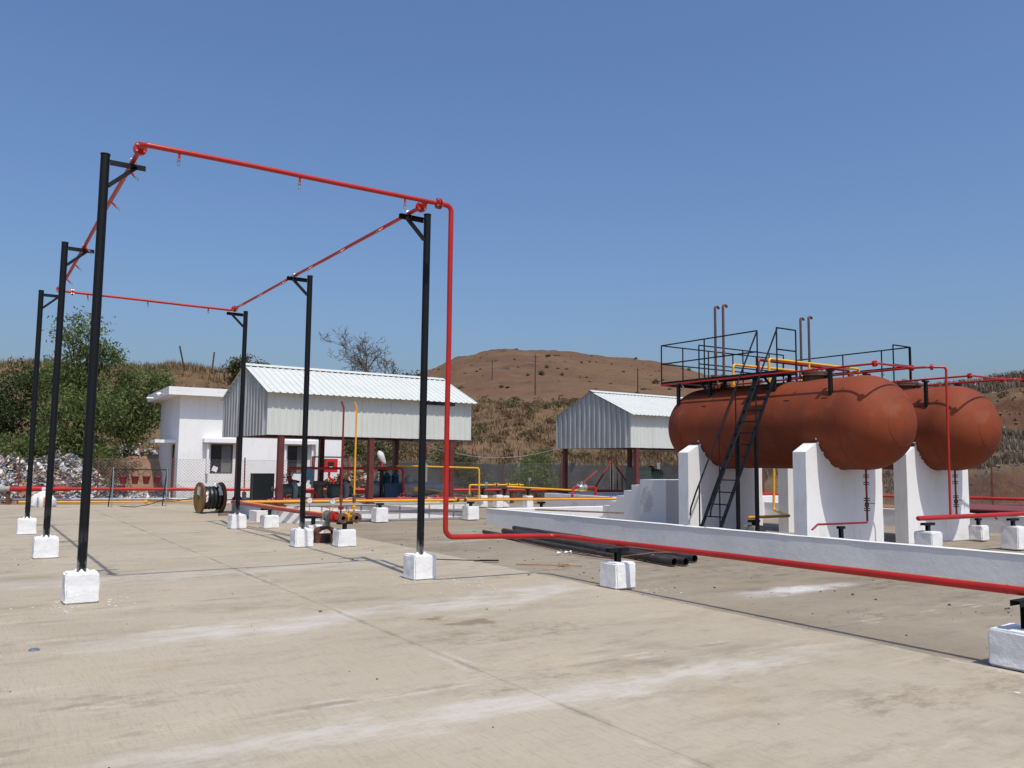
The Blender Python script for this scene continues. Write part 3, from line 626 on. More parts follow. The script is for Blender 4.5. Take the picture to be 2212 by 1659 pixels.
# ------------------------------------------------------------------ compound wall beyond the fence
cw = thing('compound_wall', 'dark weathered concrete boundary wall behind the fence and bushes', 'wall', (22, 37, 0))
c0, c1 = Vector((18.0, 40.0, 0)), Vector((35.5, 27.6, 0)); d = (c1-c0).normalized(); nn = Vector((-d.y, d.x, 0)); L = (c1-c0).length
k = 9
for i in range(k):
    q0 = c0+d*(L*i/k+.08); q1 = c0+d*(L*(i+1)/k-.08); hz = 1.5+random.uniform(-.03, .05)
    MB().prism([q0, q1, q1+nn*.12, q0+nn*.12], (0, 0, hz)).build('panel', 'compound_wall', cw, False)
for i in range(k+1):
    q = c0+d*(L*i/k); MB().box(q+nn*.06+Vector((0, 0, .82)), (.15, .17, 1.66), math.atan2(d.y, d.x)).build('pillar', 'concrete_grey', cw, False)
    m = MB(); b = q+nn*.06
    m.bar(b+Vector((0, 0, 1.6)), b+Vector((0, 0, 2.25)), .05, .05); m.bar(b+Vector((0, 0, 2.22)), b+Vector((0, 0, 2.6))+nn*.33+d*.12, .045, .045); m.build('angle_arm', 'fence_red', cw, False)
# stone-pitched retaining strip on the slope behind
def strip_stones(seed, az0, az1, r0, r1, cnt, label):
    random.seed(seed); m = MB()
    for _ in range(cnt):
        az = random.uniform(az0, az1); r = random.uniform(r0, r1); x, y = r*math.sin(math.radians(az)), r*math.cos(math.radians(az)); s = random.uniform(.04, .15)
        z = hgt(x, y); R = Matrix.Rotation(random.uniform(0, 6), 3, random.choice('XYZ')); m.box((x, y, z+s*.1), (s*random.uniform(.7, 1.5), s, s*random.uniform(.5, 1)), m=R)
    o = m.build('slope_stones', 'stone_rubble', None, False, kind='stuff'); tag(o, label, 'stones'); return o
strip_stones(5, 36, 58, 44.5, 50, 2400, 'loose grey stones pitched on the slope behind the right shed')
strip_stones(6, 58, 72, 41, 53, 800, 'loose stones on the cut bank right of the tanks')
strip_stones(8, 0, 30, 39, 52, 900, 'scattered stones on the red bank behind the white building')

# ------------------------------------------------------------------ chain link fence
def fence(label, pts, h, step, seed):
    t = thing('chain_link_fence', label, 'fence', tuple(pts[0])+(0,)); P = [Vector(p+(0,)) for p in pts]; wires = MB()
    for a0, b0 in zip(P, P[1:]):
        d = b0-a0; L = d.length; d.normalize(); k = max(1, round(L/step))
        for i in range(k+(1 if b0 is P[-1] else 0)):
            q = a0+d*(L*i/k); m = MB(); hh = h+random.uniform(.08, .2); ln_ = Vector((random.uniform(-.02, .02), random.uniform(-.02, .02), 0))
            for s0 in ((.045, .006, -.0225), (.006, .039, .0195)):
                pass
            m.bar(q+Vector((0, 0, -.05)), q+ln_+Vector((0, 0, hh)), .05, .006); m.bar(q+Vector((.0, 0, -.05))+d.cross(Vector((0, 0, 1)))*.026, q+ln_+d.cross(Vector((0, 0, 1)))*.026+Vector((0, 0, hh)), .006, .05)
            m.build('post', 'fence_red', t, False)
        sp = .115; off = d.cross(Vector((0, 0, 1)))*-.02; r = .0032
        i = 0; x = -h
        while x < L:
            for sg in (1, -1):
                xa, za, xb, zb = (x, 0., x+h, h) if sg > 0 else (x, h, x+h, 0.)
                if xa < 0: f = -xa/h; za = za+(zb-za)*f; xa = 0
                if xb > L: f = (L-xa)/(xb-xa); zb = za+(zb-za)*f; xb = L
                if xb-xa > .02: wires.bar(a0+d*xa+off+Vector((0, 0, za+.03)), a0+d*xb+off+Vector((0, 0, zb+.03)), r*2, r*2)
            x += sp
        for zz in (.05, h*.5, h+.02): wires.bar(a0+off*1.4+Vector((0, 0, zz)), b0+off*1.4+Vector((0, 0, zz)), .006, .006)
    wires.build('mesh', 'wire_grey', t, False, kind='stuff'); return t
FA, FB = (-8.0, 37.3), (23.4, 27.6)
fence('chain link fence with dark red posts along the back of the yard', [FA, FB], 1.55, 2.55, 1)
fence('chain link fence with dark red posts right of the tanks', [(23.6, 27.5), (34.8, 17.8), (41, 4)], 1.55, 2.6, 2)
cb = thing('corner_brace', 'red angle braced corner post of the fence beside the right shed', 'post', (22.9, 27.4, 0))
q = Vector((22.9, 27.35, 0))
MB().bar(q, q+Vector((0, 0, 1.95)), .06, .06).build('post', 'fence_red', cb, False)
MB().bar(q+Vector((-1.15, .2, .05)), q+Vector((-.035, 0, 1.7)), .06, .06).build('brace', 'red_dusty', cb, False)
MB().bar(q+Vector((1.15, -.45, .05)), q+Vector((.035, 0, 1.7)), .05, .05).build('brace', 'fence_red', cb, False)

# ------------------------------------------------------------------ vegetation
def leaves(m, c, rad, cnt, clumps, size, rng, asp=2.6, droop=.3, fill=.45):
    c = Vector(c)
    for _ in range(clumps):
        while True:
            u = Vector((rng.uniform(-1, 1), rng.uniform(-1, 1), rng.uniform(-1, 1)))
            if u.length <= 1 and u.length > fill: break
        cc = c+Vector((u.x*rad[0], u.y*rad[1], u.z*rad[2])); cr = rng.uniform(.16, .34)*min(rad)**.5*1.1
        for _ in range(cnt):
            p = cc+Vector((rng.gauss(0, cr), rng.gauss(0, cr), rng.gauss(0, cr*.75)))
            a = rng.uniform(0, 2*PI); e = rng.uniform(-1.2, .5)-droop; d = Vector((math.cos(a)*math.cos(e), math.sin(a)*math.cos(e), math.sin(e)))
            s = size*rng.uniform(.6, 1.35); sd = d.cross(Vector((rng.uniform(-1, 1), rng.uniform(-1, 1), rng.uniform(-1, 1)))).normalized()*s/asp*.5
            b = len(m.v); m.v += [p, p+d*s*.5+sd, p+d*s, p+d*s*.5-sd]; m.f.append((b, b+1, b+2, b+3))
def fastobj(m, name, mat, parent=None, kind=None):
    o_ = org(parent); me = bpy.data.meshes.new(name); me.from_pydata([tuple(p-o_) for p in m.v], [], m.f); me.materials.append(MATS[mat])
    o = bpy.data.objects.new(name, me); COL.objects.link(o); o.parent = parent; ORG[o.name] = o_
    if kind: o['kind'] = kind
    return o
def tree(name, label, base, blobs, mat, seed, trunk_r=.09, cnt=34, size=.19, cat='tree', group=None, dens=1.):
    rng = random.Random(seed); base = Vector(base); t = thing(name, label, cat, tuple(base), group)
    tr = MB(); top = Vector(blobs[0][0])
    path = [base+Vector((0, 0, -.2))]+[base.lerp(top, f)+Vector((rng.gauss(0, .08), rng.gauss(0, .08), 0)) for f in (.25, .5, .75)]+[top]
    tr.tube(path, .1, 8, [trunk_r*1.2, trunk_r, trunk_r*.8, trunk_r*.6, trunk_r*.25])
    for b in blobs:
        c = Vector(b[0]); rad = b[1]
        for _ in range(7):
            s0 = base.lerp(top, rng.uniform(.2, .7)); e = c+Vector((rng.uniform(-.8, .8)*rad[0], rng.uniform(-.8, .8)*rad[1], rng.uniform(-.4, .9)*rad[2]))
            md = s0.lerp(e, .5)+Vector((rng.gauss(0, .15), rng.gauss(0, .15), .12)); tr.tube([s0, md, e], .1, 5, [trunk_r*.45, trunk_r*.3, trunk_r*.1])
    tr.build('trunk', 'bark', t)
    lv = MB()
    for b in blobs:
        vol = b[1][0]*b[1][1]*b[1][2]; leaves(lv, b[0], b[1], int(cnt*1.35), int((13+23*vol**.67)*dens), size*.86, rng)
    fastobj(lv, 'crown', mat, t); return t
z0 = lambda x, y: max(0, hgt(x, y))
tree('leafy_tree', 'tallest green tree with a loose top behind the rubbish heap', (4.1, 40.0, .8), [((3.9, 40, 6.7), (.95, .9, 1.0)), ((3.4, 40, 5.4), (.8, .8, .7)), ((4.75, 40, 6.0), (.85, .7, .55)), ((3.9, 40, 4.5), (1.35, 1.2, .9))], 'leaf_green', 1, .12, 34, .19, dens=1.25)
tree('leafy_tree', 'broad bright green bush in front of the tallest tree', (3.9, 38.3, .3), [((3.6, 38.3, 3.0), (1.35, 1.2, 1.15)), ((4.6, 38.5, 3.6), (1.1, 1., .9)), ((2.9, 38.2, 2.1), (1.1, 1., .8)), ((4.4, 38, 1.9), (.9, .9, .75))], 'leaf_green', 2, .1, 40, .2)
tree('leafy_tree', 'green tree leaning over the red bank beside the white building', (5.9, 40.6, 1.0), [((6.4, 40.6, 4.9), (1.25, 1.1, .8)), ((6.9, 40.8, 3.9), (1.0, 1., .8)), ((5.7, 40.4, 4.2), (1.0, 1, .8)), ((6.0, 40.2, 2.9), (.8, .8, .7)), ((7.3, 40.7, 5.1), (.5, .5, .4))], 'leaf_green', 3, .1, 36, .2)
tree('leafy_tree', 'dark olive tree at the left edge of the photo', (1.2, 41.5, 1.0), [((1.3, 41.5, 4.2), (1.3, 1.1, .9)), ((2.3, 41.5, 4.9), (.9, .9, .75)), ((.6, 41.5, 3.0), (1.2, 1.1, .9)), ((2.0, 41.3, 3.2), (1.2, 1, .9)), ((-.6, 41.5, 3.8), (1.2, 1., 1.))], 'leaf_dark', 4, .1, 40, .2)
tree('leafy_bush', 'low bright bush behind the left end of the fence', (1.6, 38.0, .3), [((1.4, 38.2, 1.9), (1.0, .8, .65)), ((2.3, 38.1, 1.6), (.8, .7, .6))], 'leaf_green', 5, .05, 40, .19, 'bush')
tree('dry_bush', 'brown withered bush beside the row of red buckets', (5.2, 35.2, .2), [((5.1, 35.2, 1.35), (.5, .45, .5)), ((4.9, 35.2, .85), (.45, .4, .4))], 'leaf_dry', 6, .03, 30, .13, 'bush')
tree('leafy_bush', 'round green bush behind the fence between the two sheds', (23.9, 34.3, 0), [((23.9, 34.3, 1.0), (1.15, 1.0, .85)), ((24.2, 34.3, 1.6), (.8, .7, .6)), ((23.3, 34.3, .7), (.8, .7, .6))], 'leaf_green', 7, .05, 42, .17, 'bush')
tree('leafy_bush', 'green bush behind the fence right of the first shed', (21.0, 35.6, 0), [((21.0, 35.6, 1.0), (.9, .8, .8)), ((20.3, 35.8, 1.6), (.8, .7, .6)), ((19.5, 36, 1.9), (.8, .7, .7))], 'leaf_olive', 8, .05, 36, .17, 'bush')
tree('leafy_bush', 'dark leafy shrubs seen under the roof of the left shed', (16.2, 37.4, .2), [((16.2, 37.4, 1.9), (1.0, .8, .8)), ((17.4, 37.4, 2.2), (.9, .8, .7)), ((15.4, 37.6, 2.4), (.6, .6, .5))], 'leaf_olive', 9, .05, 34, .18, 'bush')
tree('leafy_tree', 'small dark green tree on the skyline right of the bare tree', (36.5, 74, 5.5), [((36.5, 74, 8.8), (2.0, 1.5, 1.3)), ((38.2, 73, 8.1), (1.3, 1.2, .9))], 'leaf_dark', 10, .1, 34, .34)
tree('leafy_bush', 'olive bush on the bank crest just left of the shed roof', (17.5, 64, 7.6), [((17.5, 64, 8.6), (1.4, 1, .8))], 'leaf_olive', 11, .05, 40, .28, 'bush')
random.seed(21)
# shrubs dotted over the hill
sh = []
for k in range(2):
    rng = random.Random(40+k); lv = MB(); leaves(lv, (0, 0, .8), (1., 1., .75), 14, 16, .55, rng, fill=.1); me = bpy.data.meshes.new('hill_shrub'); me.from_pydata([tuple(p) for p in lv.v], [], lv.f); me.materials.append(MATS['leaf_olive' if k else 'leaf_dark']); sh.append(me)
spots = [(1086, 298), (1115, 285)]
rng = random.Random(77); cnt = 0
while cnt < 30:
    az = rng.uniform(25, 47); r = rng.uniform(100, 318); x, y = r*math.sin(math.radians(az)), r*math.cos(math.radians(az))
    o = bpy.data.objects.new('hill_shrub', sh[cnt % 2]); COL.objects.link(o); s = (.22+.6*rng.random()**2)*(1.3 if r > 200 else .6)
    o.location = (x, y, hgt(x, y)-.1); o.scale = (s, s, s*rng.uniform(.8, 1.4)); o.rotation_euler = (0, 0, rng.uniform(0, 6))
    tag(o, 'small dark shrub dotted on the brown hillside', 'shrub', 'shrubs scattered over the hill'); cnt += 1

BTS = 4
# bare tree behind the left shed
bt = thing('bare_tree', 'leafless tree rising behind the roof of the left shed', 'tree', (22.3, 51.2, 2.2))
rng = random.Random(BTS); tk = MB(); tw = MB()
def branch(m, p, d, L, r, lev):
    pts = [p]; q = Vector(p); dd = Vector(d); rad = [r]; k = 4
    for i in range(k):
        dd = (dd+Vector((rng.gauss(0, .22), rng.gauss(0, .22), rng.gauss(.05, .16)))).normalized(); q = q+dd*L/k; pts.append(q.copy()); rad.append(r*(1-.6*(i+1)/k))
    (tk if lev < 2 else tw).tube(pts, r, 6 if lev < 2 else 4, rad)
    if lev < 5:
        nb = [6, 5, 4, 3, 3][lev]
        for i in range(nb):
            f = rng.uniform(.35, 1.) if lev else rng.uniform(.65, 1.); idx = min(k, max(1, round(f*k))); bd = (dd*.6+Vector((rng.gauss(0, .8), rng.gauss(0, .8), rng.gauss(.25, .4)))).normalized()
            branch(m, pts[idx], bd, L*rng.uniform(.44, .66), max(.0135, rad[idx]*.66), lev+1)
branch(tk, Vector((22.3, 51.2, 2.0)), Vector((-.04, .0, 1)), 5.0, .24, 0)
tk.build('trunk', 'bare_bark', bt); fastobj(tw, 'twigs', 'bare_bark', bt)

# dry grass on the banks and crests
def grass(name, label, mat, areas, seed):
    rng = random.Random(seed); m = MB()
    for (az0, az1, r0, r1, cnt, h) in areas:
        for _ in range(cnt):
            az = rng.uniform(az0, az1); r = rng.uniform(r0, r1); x, y = r*math.sin(math.radians(az)), r*math.cos(math.radians(az))
            if noise.fractal(Vector((x*.5, y*.5, seed)), .6, 2.1, 4)+rng.gauss(0, .35) < -.12: continue
            z = hgt(x, y)-.05
            for _ in range(5):
                a = rng.uniform(0, 6.28); ln = h*rng.uniform(.5, 1.3); le = rng.uniform(.1, .6)*ln; px, py = x+rng.gauss(0, .12), y+rng.gauss(0, .12); wd = .018+r*.00035
                s = Vector((-math.sin(a), math.cos(a), 0))*wd; b = Vector((px, py, z)); tip = b+Vector((math.cos(a)*le, math.sin(a)*le, ln)); k = len(m.v)
                m.v += [b-s, b+s, tip]; m.f.append((k, k+1, k+2))
    o = fastobj(m, name, mat, None, 'stuff'); tag(o, label, 'grass'); return o
grass('dry_grass', 'tall dry grass tufts along the crest of the left bank', 'grass_dry', [(-6, 22, 66, 78, 3200, .55), (-6, 22, 44, 66, 2200, .35)], 1)
grass('dry_grass', 'dry straw coloured grass on the slope behind the right shed', 'grass_dry', [(38, 60, 44, 52, 5200, .36), (26, 48, 48, 74, 5200, .34)], 2)
grass('dry_grass', 'grey and straw grass on the cut bank right of the tanks', 'grass_grey', [(57, 73, 42, 49, 5600, .32), (57, 73, 53, 64, 4600, .42)], 3)
grass('dry_grass', 'sparse brown weeds at the foot of the back fence', 'grass_grey', [(20, 44, 42.5, 47, 1500, .4), (0, 18, 37, 44, 500, .3)], 4)

def scrub(label, mat, areas, seed, size=.2):
    rng = random.Random(seed); m = MB()
    for (az0, az1, r0, r1, cnt, rad) in areas:
        for _ in range(cnt):
            az = rng.uniform(az0, az1); r = rng.uniform(r0, r1); x, y = r*math.sin(math.radians(az)), r*math.cos(math.radians(az)); q = rad*rng.uniform(.4, 1.2)
            leaves(m, (x, y, hgt(x, y)+q*.45), (q, q, q*.6), 16, 5+int(9*q), size, rng, fill=.1)
    o = fastobj(m, 'low_scrub', mat, None, 'stuff'); tag(o, label, 'scrub'); return o
scrub('low brown scrub covering the bank below the hill', 'leaf_dry', [(26, 46, 47, 72, 150, .5), (56, 72, 44, 60, 50, .45)], 51, .2)
scrub('low olive scrub mixed into the bank below the hill', 'leaf_olive', [(26, 46, 47, 72, 34, .6), (8, 22, 62, 76, 24, .5), (-4, 20, 45, 66, 50, .6)], 52, .2)
scrub('tiny dark tufts of scrub all over the brown hill', 'leaf_dry', [(24, 50, 95, 318, 90, .28)], 61, .4)
scrub('tiny olive tufts of scrub over the brown hill', 'leaf_olive', [(24, 50, 95, 318, 60, .28)], 62, .4)
# rubbish
def scraps(name, label, mat, mound, cnt, seed, smin=.05, smax=.28):
    """mound: list of (cx,cy,rx,ry,h)"""
    rng = random.Random(seed); m = MB()
    for _ in range(cnt):
        cx, cy, rx, ry, h = rng.choice(mound); a = rng.uniform(0, 6.28); q = math.sqrt(rng.uniform(0, 1)); x, y = cx+math.cos(a)*q*rx, cy+math.sin(a)*q*ry
        z = max(0., hgt(x, y) if math.hypot(x, y) > 36 else 0)*.6+h*(1-q*q)*rng.uniform(.82, 1.08)+.02
        s = smin+(smax-smin)*rng.random()**2.2; R = Matrix.Rotation(rng.uniform(0, 6.28), 3, 'Z') @ Matrix.Rotation(rng.gauss(0, .7), 3, 'X') @ Matrix.Rotation(rng.gauss(0, .5), 3, 'Y')
        k = len(m.v); n = rng.choice((4, 5, 6)); ring = []
        for i in range(n):
            aa = 2*PI*i/n; rr = s*rng.uniform(.5, 1.1); ring.append(Vector((x, y, z))+R @ Vector((math.cos(aa)*rr, math.sin(aa)*rr*.8, rng.gauss(0, s*.22))))
        m.v += ring+[Vector((x, y, z))+R @ Vector((0, 0, s*.35))]; m.f += [(k+i, k+(i+1) % n, k+n) for i in range(n)]
    o = fastobj(m, name, mat, None, 'stuff'); tag(o, label, 'rubbish'); return o
def mound(name, lab, c, rx, ry, h, mat, cat):
    m = MB(); n = 26; c = Vector(c); m.v.append(c+Vector((0, 0, h)))
    for k in range(1, 9):
        q = k/8
        for i in range(n):
            a = 2*PI*i/n; p = c+Vector((math.cos(a)*q*rx, math.sin(a)*q*ry, h*(1-q*q))); p += noise.noise_vector(p*1.3)*.16*h*(1-q*.6); m.v.append(p)
    for i in range(n): m.f.append((0, 1+i, 1+(i+1) % n))
    for k in range(7):
        for i in range(n): m.f.append((1+k*n+i, 1+(k+1)*n+i, 1+(k+1)*n+(i+1) % n, 1+k*n+(i+1) % n))
    o = m.build(name, mat, None); struct(o); return o
mound('earth_mound', '', (2.4, 37.6, -.15), 3.2, 1.9, 1.35, 'soil', 'mound'); mound('earth_mound', '', (6.6, 38.6, -.15), 2.6, 2.6, 1.9, 'soil', 'mound')
mound('earth_mound', '', (13.1, 31.6, -.1), 1.2, .7, 1.05, 'soil', 'mound')
scraps('rubbish_heap', 'heap of white and grey plastic rubbish behind the left fence', 'rubbish', [(1.2, 37.3, 1.7, 1.6, 1.4), (3.2, 37.2, 1.9, 1.6, 1.5), (4.6, 36.4, 1.5, 1.0, .55), (.2, 37.0, 1.4, 1.4, 1.0), (6.2, 35.6, 1.6, .9, .2)], 8200, 3, .03, .2)
scraps('rubbish_heap', 'litter scattered on the red bank beside the white building', 'rubbish', [(6.4, 40.0, 1.6, 1.2, 1.6), (7.4, 39.0, 1.2, .9, 1.5)], 420, 4, .04, .2)
scraps('husk_heap', 'heap of brown husks and white scraps behind the pumps', 'husks', [(13.1, 31.55, 1.25, .8, 1.15), (13.6, 31.4, .9, .6, .7), (12.4, 31.9, .9, .6, .8)], 2600, 5, .05, .2)
# utility poles on the hill
for (x, y, h, lab) in ((79.7, 115.1, 6.8, 'tall thin utility pole at the foot of the hill'), (99.9, 161.6, 4.5, 'faint utility pole left of the tall one on the hill'), (99.8, 112, 4.6, 'short utility pole on the hill above the right shed')):
    t = thing('utility_pole', lab, 'pole', (x, y, hgt(x, y))); b = Vector((x, y, hgt(x, y)-.3)); MB().cyl(b, b+Vector((0, 0, h+.3)), .13, .09, 8).build('shaft', 'pole_wood', t)
    MB().bar(b+Vector((-.5, .35, h-.1)), b+Vector((.5, -.35, h-.1)), .08, .08).build('cross_arm', 'pole_wood', t, False)
random.seed(5)
for i, (az, r, dx) in enumerate(((11.6, 67, -.5), (13.2, 67, .15), (14.0, 66.5, 0), (15.1, 67, .1))):
    x, y = r*math.sin(math.radians(az)), r*math.cos(math.radians(az)); b = Vector((x, y, hgt(x, y)-.2))
    t = thing('leaning_post', ['slanting dark post on the bank above the green tree', 'upright dark post above the white building roof', 'short dark post on the bank behind the white building', 'small dark post nearest the shed on the left bank'][i], 'post', tuple(b)); hh = (2.2, 2.1, .9, .8)[i]
    MB().bar(b, b+Vector((dx, dx*.3, hh*.8+.2)), .1, .1).build('shaft', 'pole_wood', t, False)

# ------------------------------------------------------------------ spray gantry posts
blocks = [rough_block(.34, .34, .33, k) for k in range(5)]
def gantry_post():
    t = local(thing('gantry_post', 'x', 'post'))
    meshobj('footing_block', blocks[0], 'whitewash_rough', t)
    gm = MB(); rng = random.Random(3)
    for k in range(3):
        a = k*2.1+.4; p = Vector((math.cos(a)*.06, math.sin(a)*.06, .315)); gm.lathe(p, (0, 0, 1), [(0, .035), (.02, .03), (.04, .015), (.05, .004)], 7)
    gm.build('mortar', 'whitewash_rough', t)
    p = MB().lathe((0, 0, .30), (0, 0, 1), [(0, .0505), (4.84, .0505)], 20); p.build('pole', 'post_black', t)
    MB().lathe((0, 0, 5.141), (0, 0, 1), [(0, .0555), (.010, .0555)], 20).build('cap', 'black_paint', t)
    m = MB(); m.mm(.05, .44, -.025, -.019, 5.02, 5.085); m.mm(.05, .44, -.0185, .03, 5.079, 5.085); m.build('arm', 'black_paint', t, False)
    MB().bar((.045, 0, 4.775), (.34, 0, 5.055), .042, .05, (0, 1, 0)).build('brace', 'black_paint', t, False)
    return t
gp = gantry_post()
spots = [(1.17, 10.57, 0, 'nearest gantry post on the left, in the foreground'), (1.17, 15.42, 0, 'middle gantry post on the left side'), (1.17, 20.25, 0, 'farthest gantry post on the left side'),
         (5.32, 10.43, PI, 'nearest gantry post on the right, beside the red downpipe'), (5.33, 15.27, PI, 'middle gantry post on the right side'), (5.38, 19.88, PI, 'farthest gantry post on the right, near the cable drum')]
for i, (x, y, rz, lab) in enumerate(spots):
    o = gp if i == 0 else copy_tree(gp)
    o.location = (x, y, 0); o.rotation_euler = (.0025*(i % 3-1), .002*((i+1) % 3-1), rz+(.03 if i % 2 else -.02)*(i > 0)); o['label'] = 'black steel '+lab; o['group'] = 'gantry posts'
    for ch in o.children:
        if ch.name.startswith('footing'): ch.data = blocks[i % 5]; ch.rotation_euler = (0, 0, (i*1.571) % 6.283)
    if i >= 3:
        for ch in o.children:
            if not ch.name.startswith(('footing', 'mortar')): ch.location.z = -.043
    if not blocks[i % 5].materials: blocks[i % 5].materials.append(MATS['whitewash_rough'])
    if i == 3: arm = MB().mm(.0, .0, 0, 0, 0, 0); m = MB(); m.mm(-.50, -.05, -.02, .03, 2.39, 2.44); local(o); m.build('pipe_bracket', 'black_paint', o, False)

# overhead spray pipe
sp = thing('spray_pipe', 'red overhead spray pipe loop on the black posts, dropping to the low pipe run', 'pipe', (3.3, 10, 0))
ZP = 5.115; ZR = 5.072; XL, XR, YF, YB = 1.465, 5.03, 9.90, 19.85
def red_tube(pts, r, nm, par, mat='red_paint', fil=.11, n=16): return MB().tube(wobble(fillet(pts, fil, 6), .35, .007), r, n).build(nm, mat, par)
red_tube([(XL, YF+.16, ZP), (XL, YF, ZP), (5.24, YF, ZP)], .0305, 'front_pipe', sp, fil=.10)
red_tube([(5.24, YF, ZP), (5.42, YF, ZP), (5.42, YF, .60), (7.2, YF-.03, .55), (7.2, YF-1.0, .56), (7.2, 3.5, .61), (7.2, -3, .66)], .0355, 'down_pipe', sp, fil=.12)
red_tube([(XL, YF+.16, ZP), (XL, YB, ZP), (XR, YB-.1, ZR), (XR, YF+.12, ZR)], .0275, 'loop_pipe', sp, fil=.06)
MB().tube(fillet([(XR, YF+.16, ZR), (XR, YF+.02, ZR), (XR, YF, ZP)], .03, 3), .029, 12).build('tee', 'red_paint', sp)
fm = MB(); bo = MB()
for p, ax in (((XL, YF+.15, ZP), (0, 1, 0)), ((XL, YF+.18, ZP), (0, 1, 0)), ((XR, YF+.13, ZR), (0, 1, 0)), ((XR, YF+.16, ZR), (0, 1, 0)), ((5.21, YF, ZP), (1, 0, 0)), ((5.245, YF, ZP), (1, 0, 0)), ((XL, YB-.2, ZP), (0, 1, 0)), ((XR, YB-.33, ZR), (0, 1, 0)), ((XL+.25, YB-.007, ZP), (1, 0, 0))):
    f_ = MB(); flange(f_, p, ax, .074, .022, 24); f_.build('flange', 'red_paint', sp)
    b_ = MB(); bolts(b_, p, ax, .053, 4, .012, .026, .785); b_.build('bolts', 'galvanised', sp)
def nozzle(p, out):
    p = Vector(p); out = Vector(out).normalized(); m = MB().cyl(p+out*.03, p+out*.095, .015, n=8); o = m.build('nozzle', 'red_paint', sp)
    q = MB(); q.cyl(p+out*.09, p+out*.115, .017, n=8); q.tube([p+out*.115+Vector((.012, 0, 0)), p+out*.135+Vector((.02, 0, 0)), p+out*.16], .004, 5); q.tube([p+out*.115-Vector((.012, 0, 0)), p+out*.135-Vector((.02, 0, 0)), p+out*.16], .004, 5); q.lathe(p+out*.158, out, [(0, .016), (.006, .018)], 8); q.build('spray_head', 'cast_grey', o)
for x in (1.86, 3.28, 4.72): nozzle((x, YF, ZP), (-.05, 0, -1))
for y in (10.9, 12.4, 13.9, 15.4, 16.9, 18.4): nozzle((XL, y, ZP), (.75, 0, -.66)); nozzle((XR, y+.35, ZR), (-.75, 0, -.66))
for x in (2.0, 3.2, 4.5): nozzle((x, YB-.05, ZP), (.1, 0, -1))
for yy, x0 in ((10.43, XR), (15.27, XR), (10.57, XL), (15.42, XL)):
    zz_ = ZP if x0 < 3 else ZR; u = MB().tube([Vector((x0+.042*math.cos(k*PI/8), yy, zz_-.03+.072*math.sin(k*PI/8) if 0 < k < 8 else zz_-.05)) for k in range(9)], .006, 6); u.build('u_bolt', 'galvanised', sp)
for y in (9.15, 8.45, 3.6, 3.42): MB().cyl((7.2, y-.006, .565 if y > 5 else .61), (7.2, y+.006, .565 if y > 5 else .61), .0385, n=16).build('weld', 'red_paint', sp)

# low pipe supports
def support(label, loc, rz, bz, top, bw=.34, barlen=.34, group='low pipe supports', seed=0, base=0., white='whitewash_rough', bar_y=False):
    t = thing('pipe_support', label, 'support', (loc[0], loc[1], base), group, 0); local(t); t.rotation_euler = (0, 0, rz)
    meshobj('footing_block', rough_block(bw, bw, bz, seed+3, .011), white, t)
    if top:
        m = MB(); m.mm(-.035, .035, -.03, -.023, bz-.02, top-.035); m.mm(-.0035, .0035, -.0225, .0225, bz-.02, top-.035); m.mm(-.035, .035, .023, .03, bz-.02, top-.035); m.build('stem', 'black_paint', t, False)
        q = MB(); L = barlen/2
        q.mm(-L, L, -.04, .04, top-.034, top-.028); q.mm(-L, L, -.04, -.034, top-.075, top-.0345); q.mm(-L, L, .034, .04, top-.075, top-.0345); q.build('cross_bar', 'black_paint', t, False)
    return t
support('white block and black tee propping the red pipe near the loose pipes', (7.2, 8.48), .02, .33, .53, seed=1)
support('white block and black tee under the red pipe at the right edge', (7.285, 3.50), .0, .30, .568, .42, seed=2)

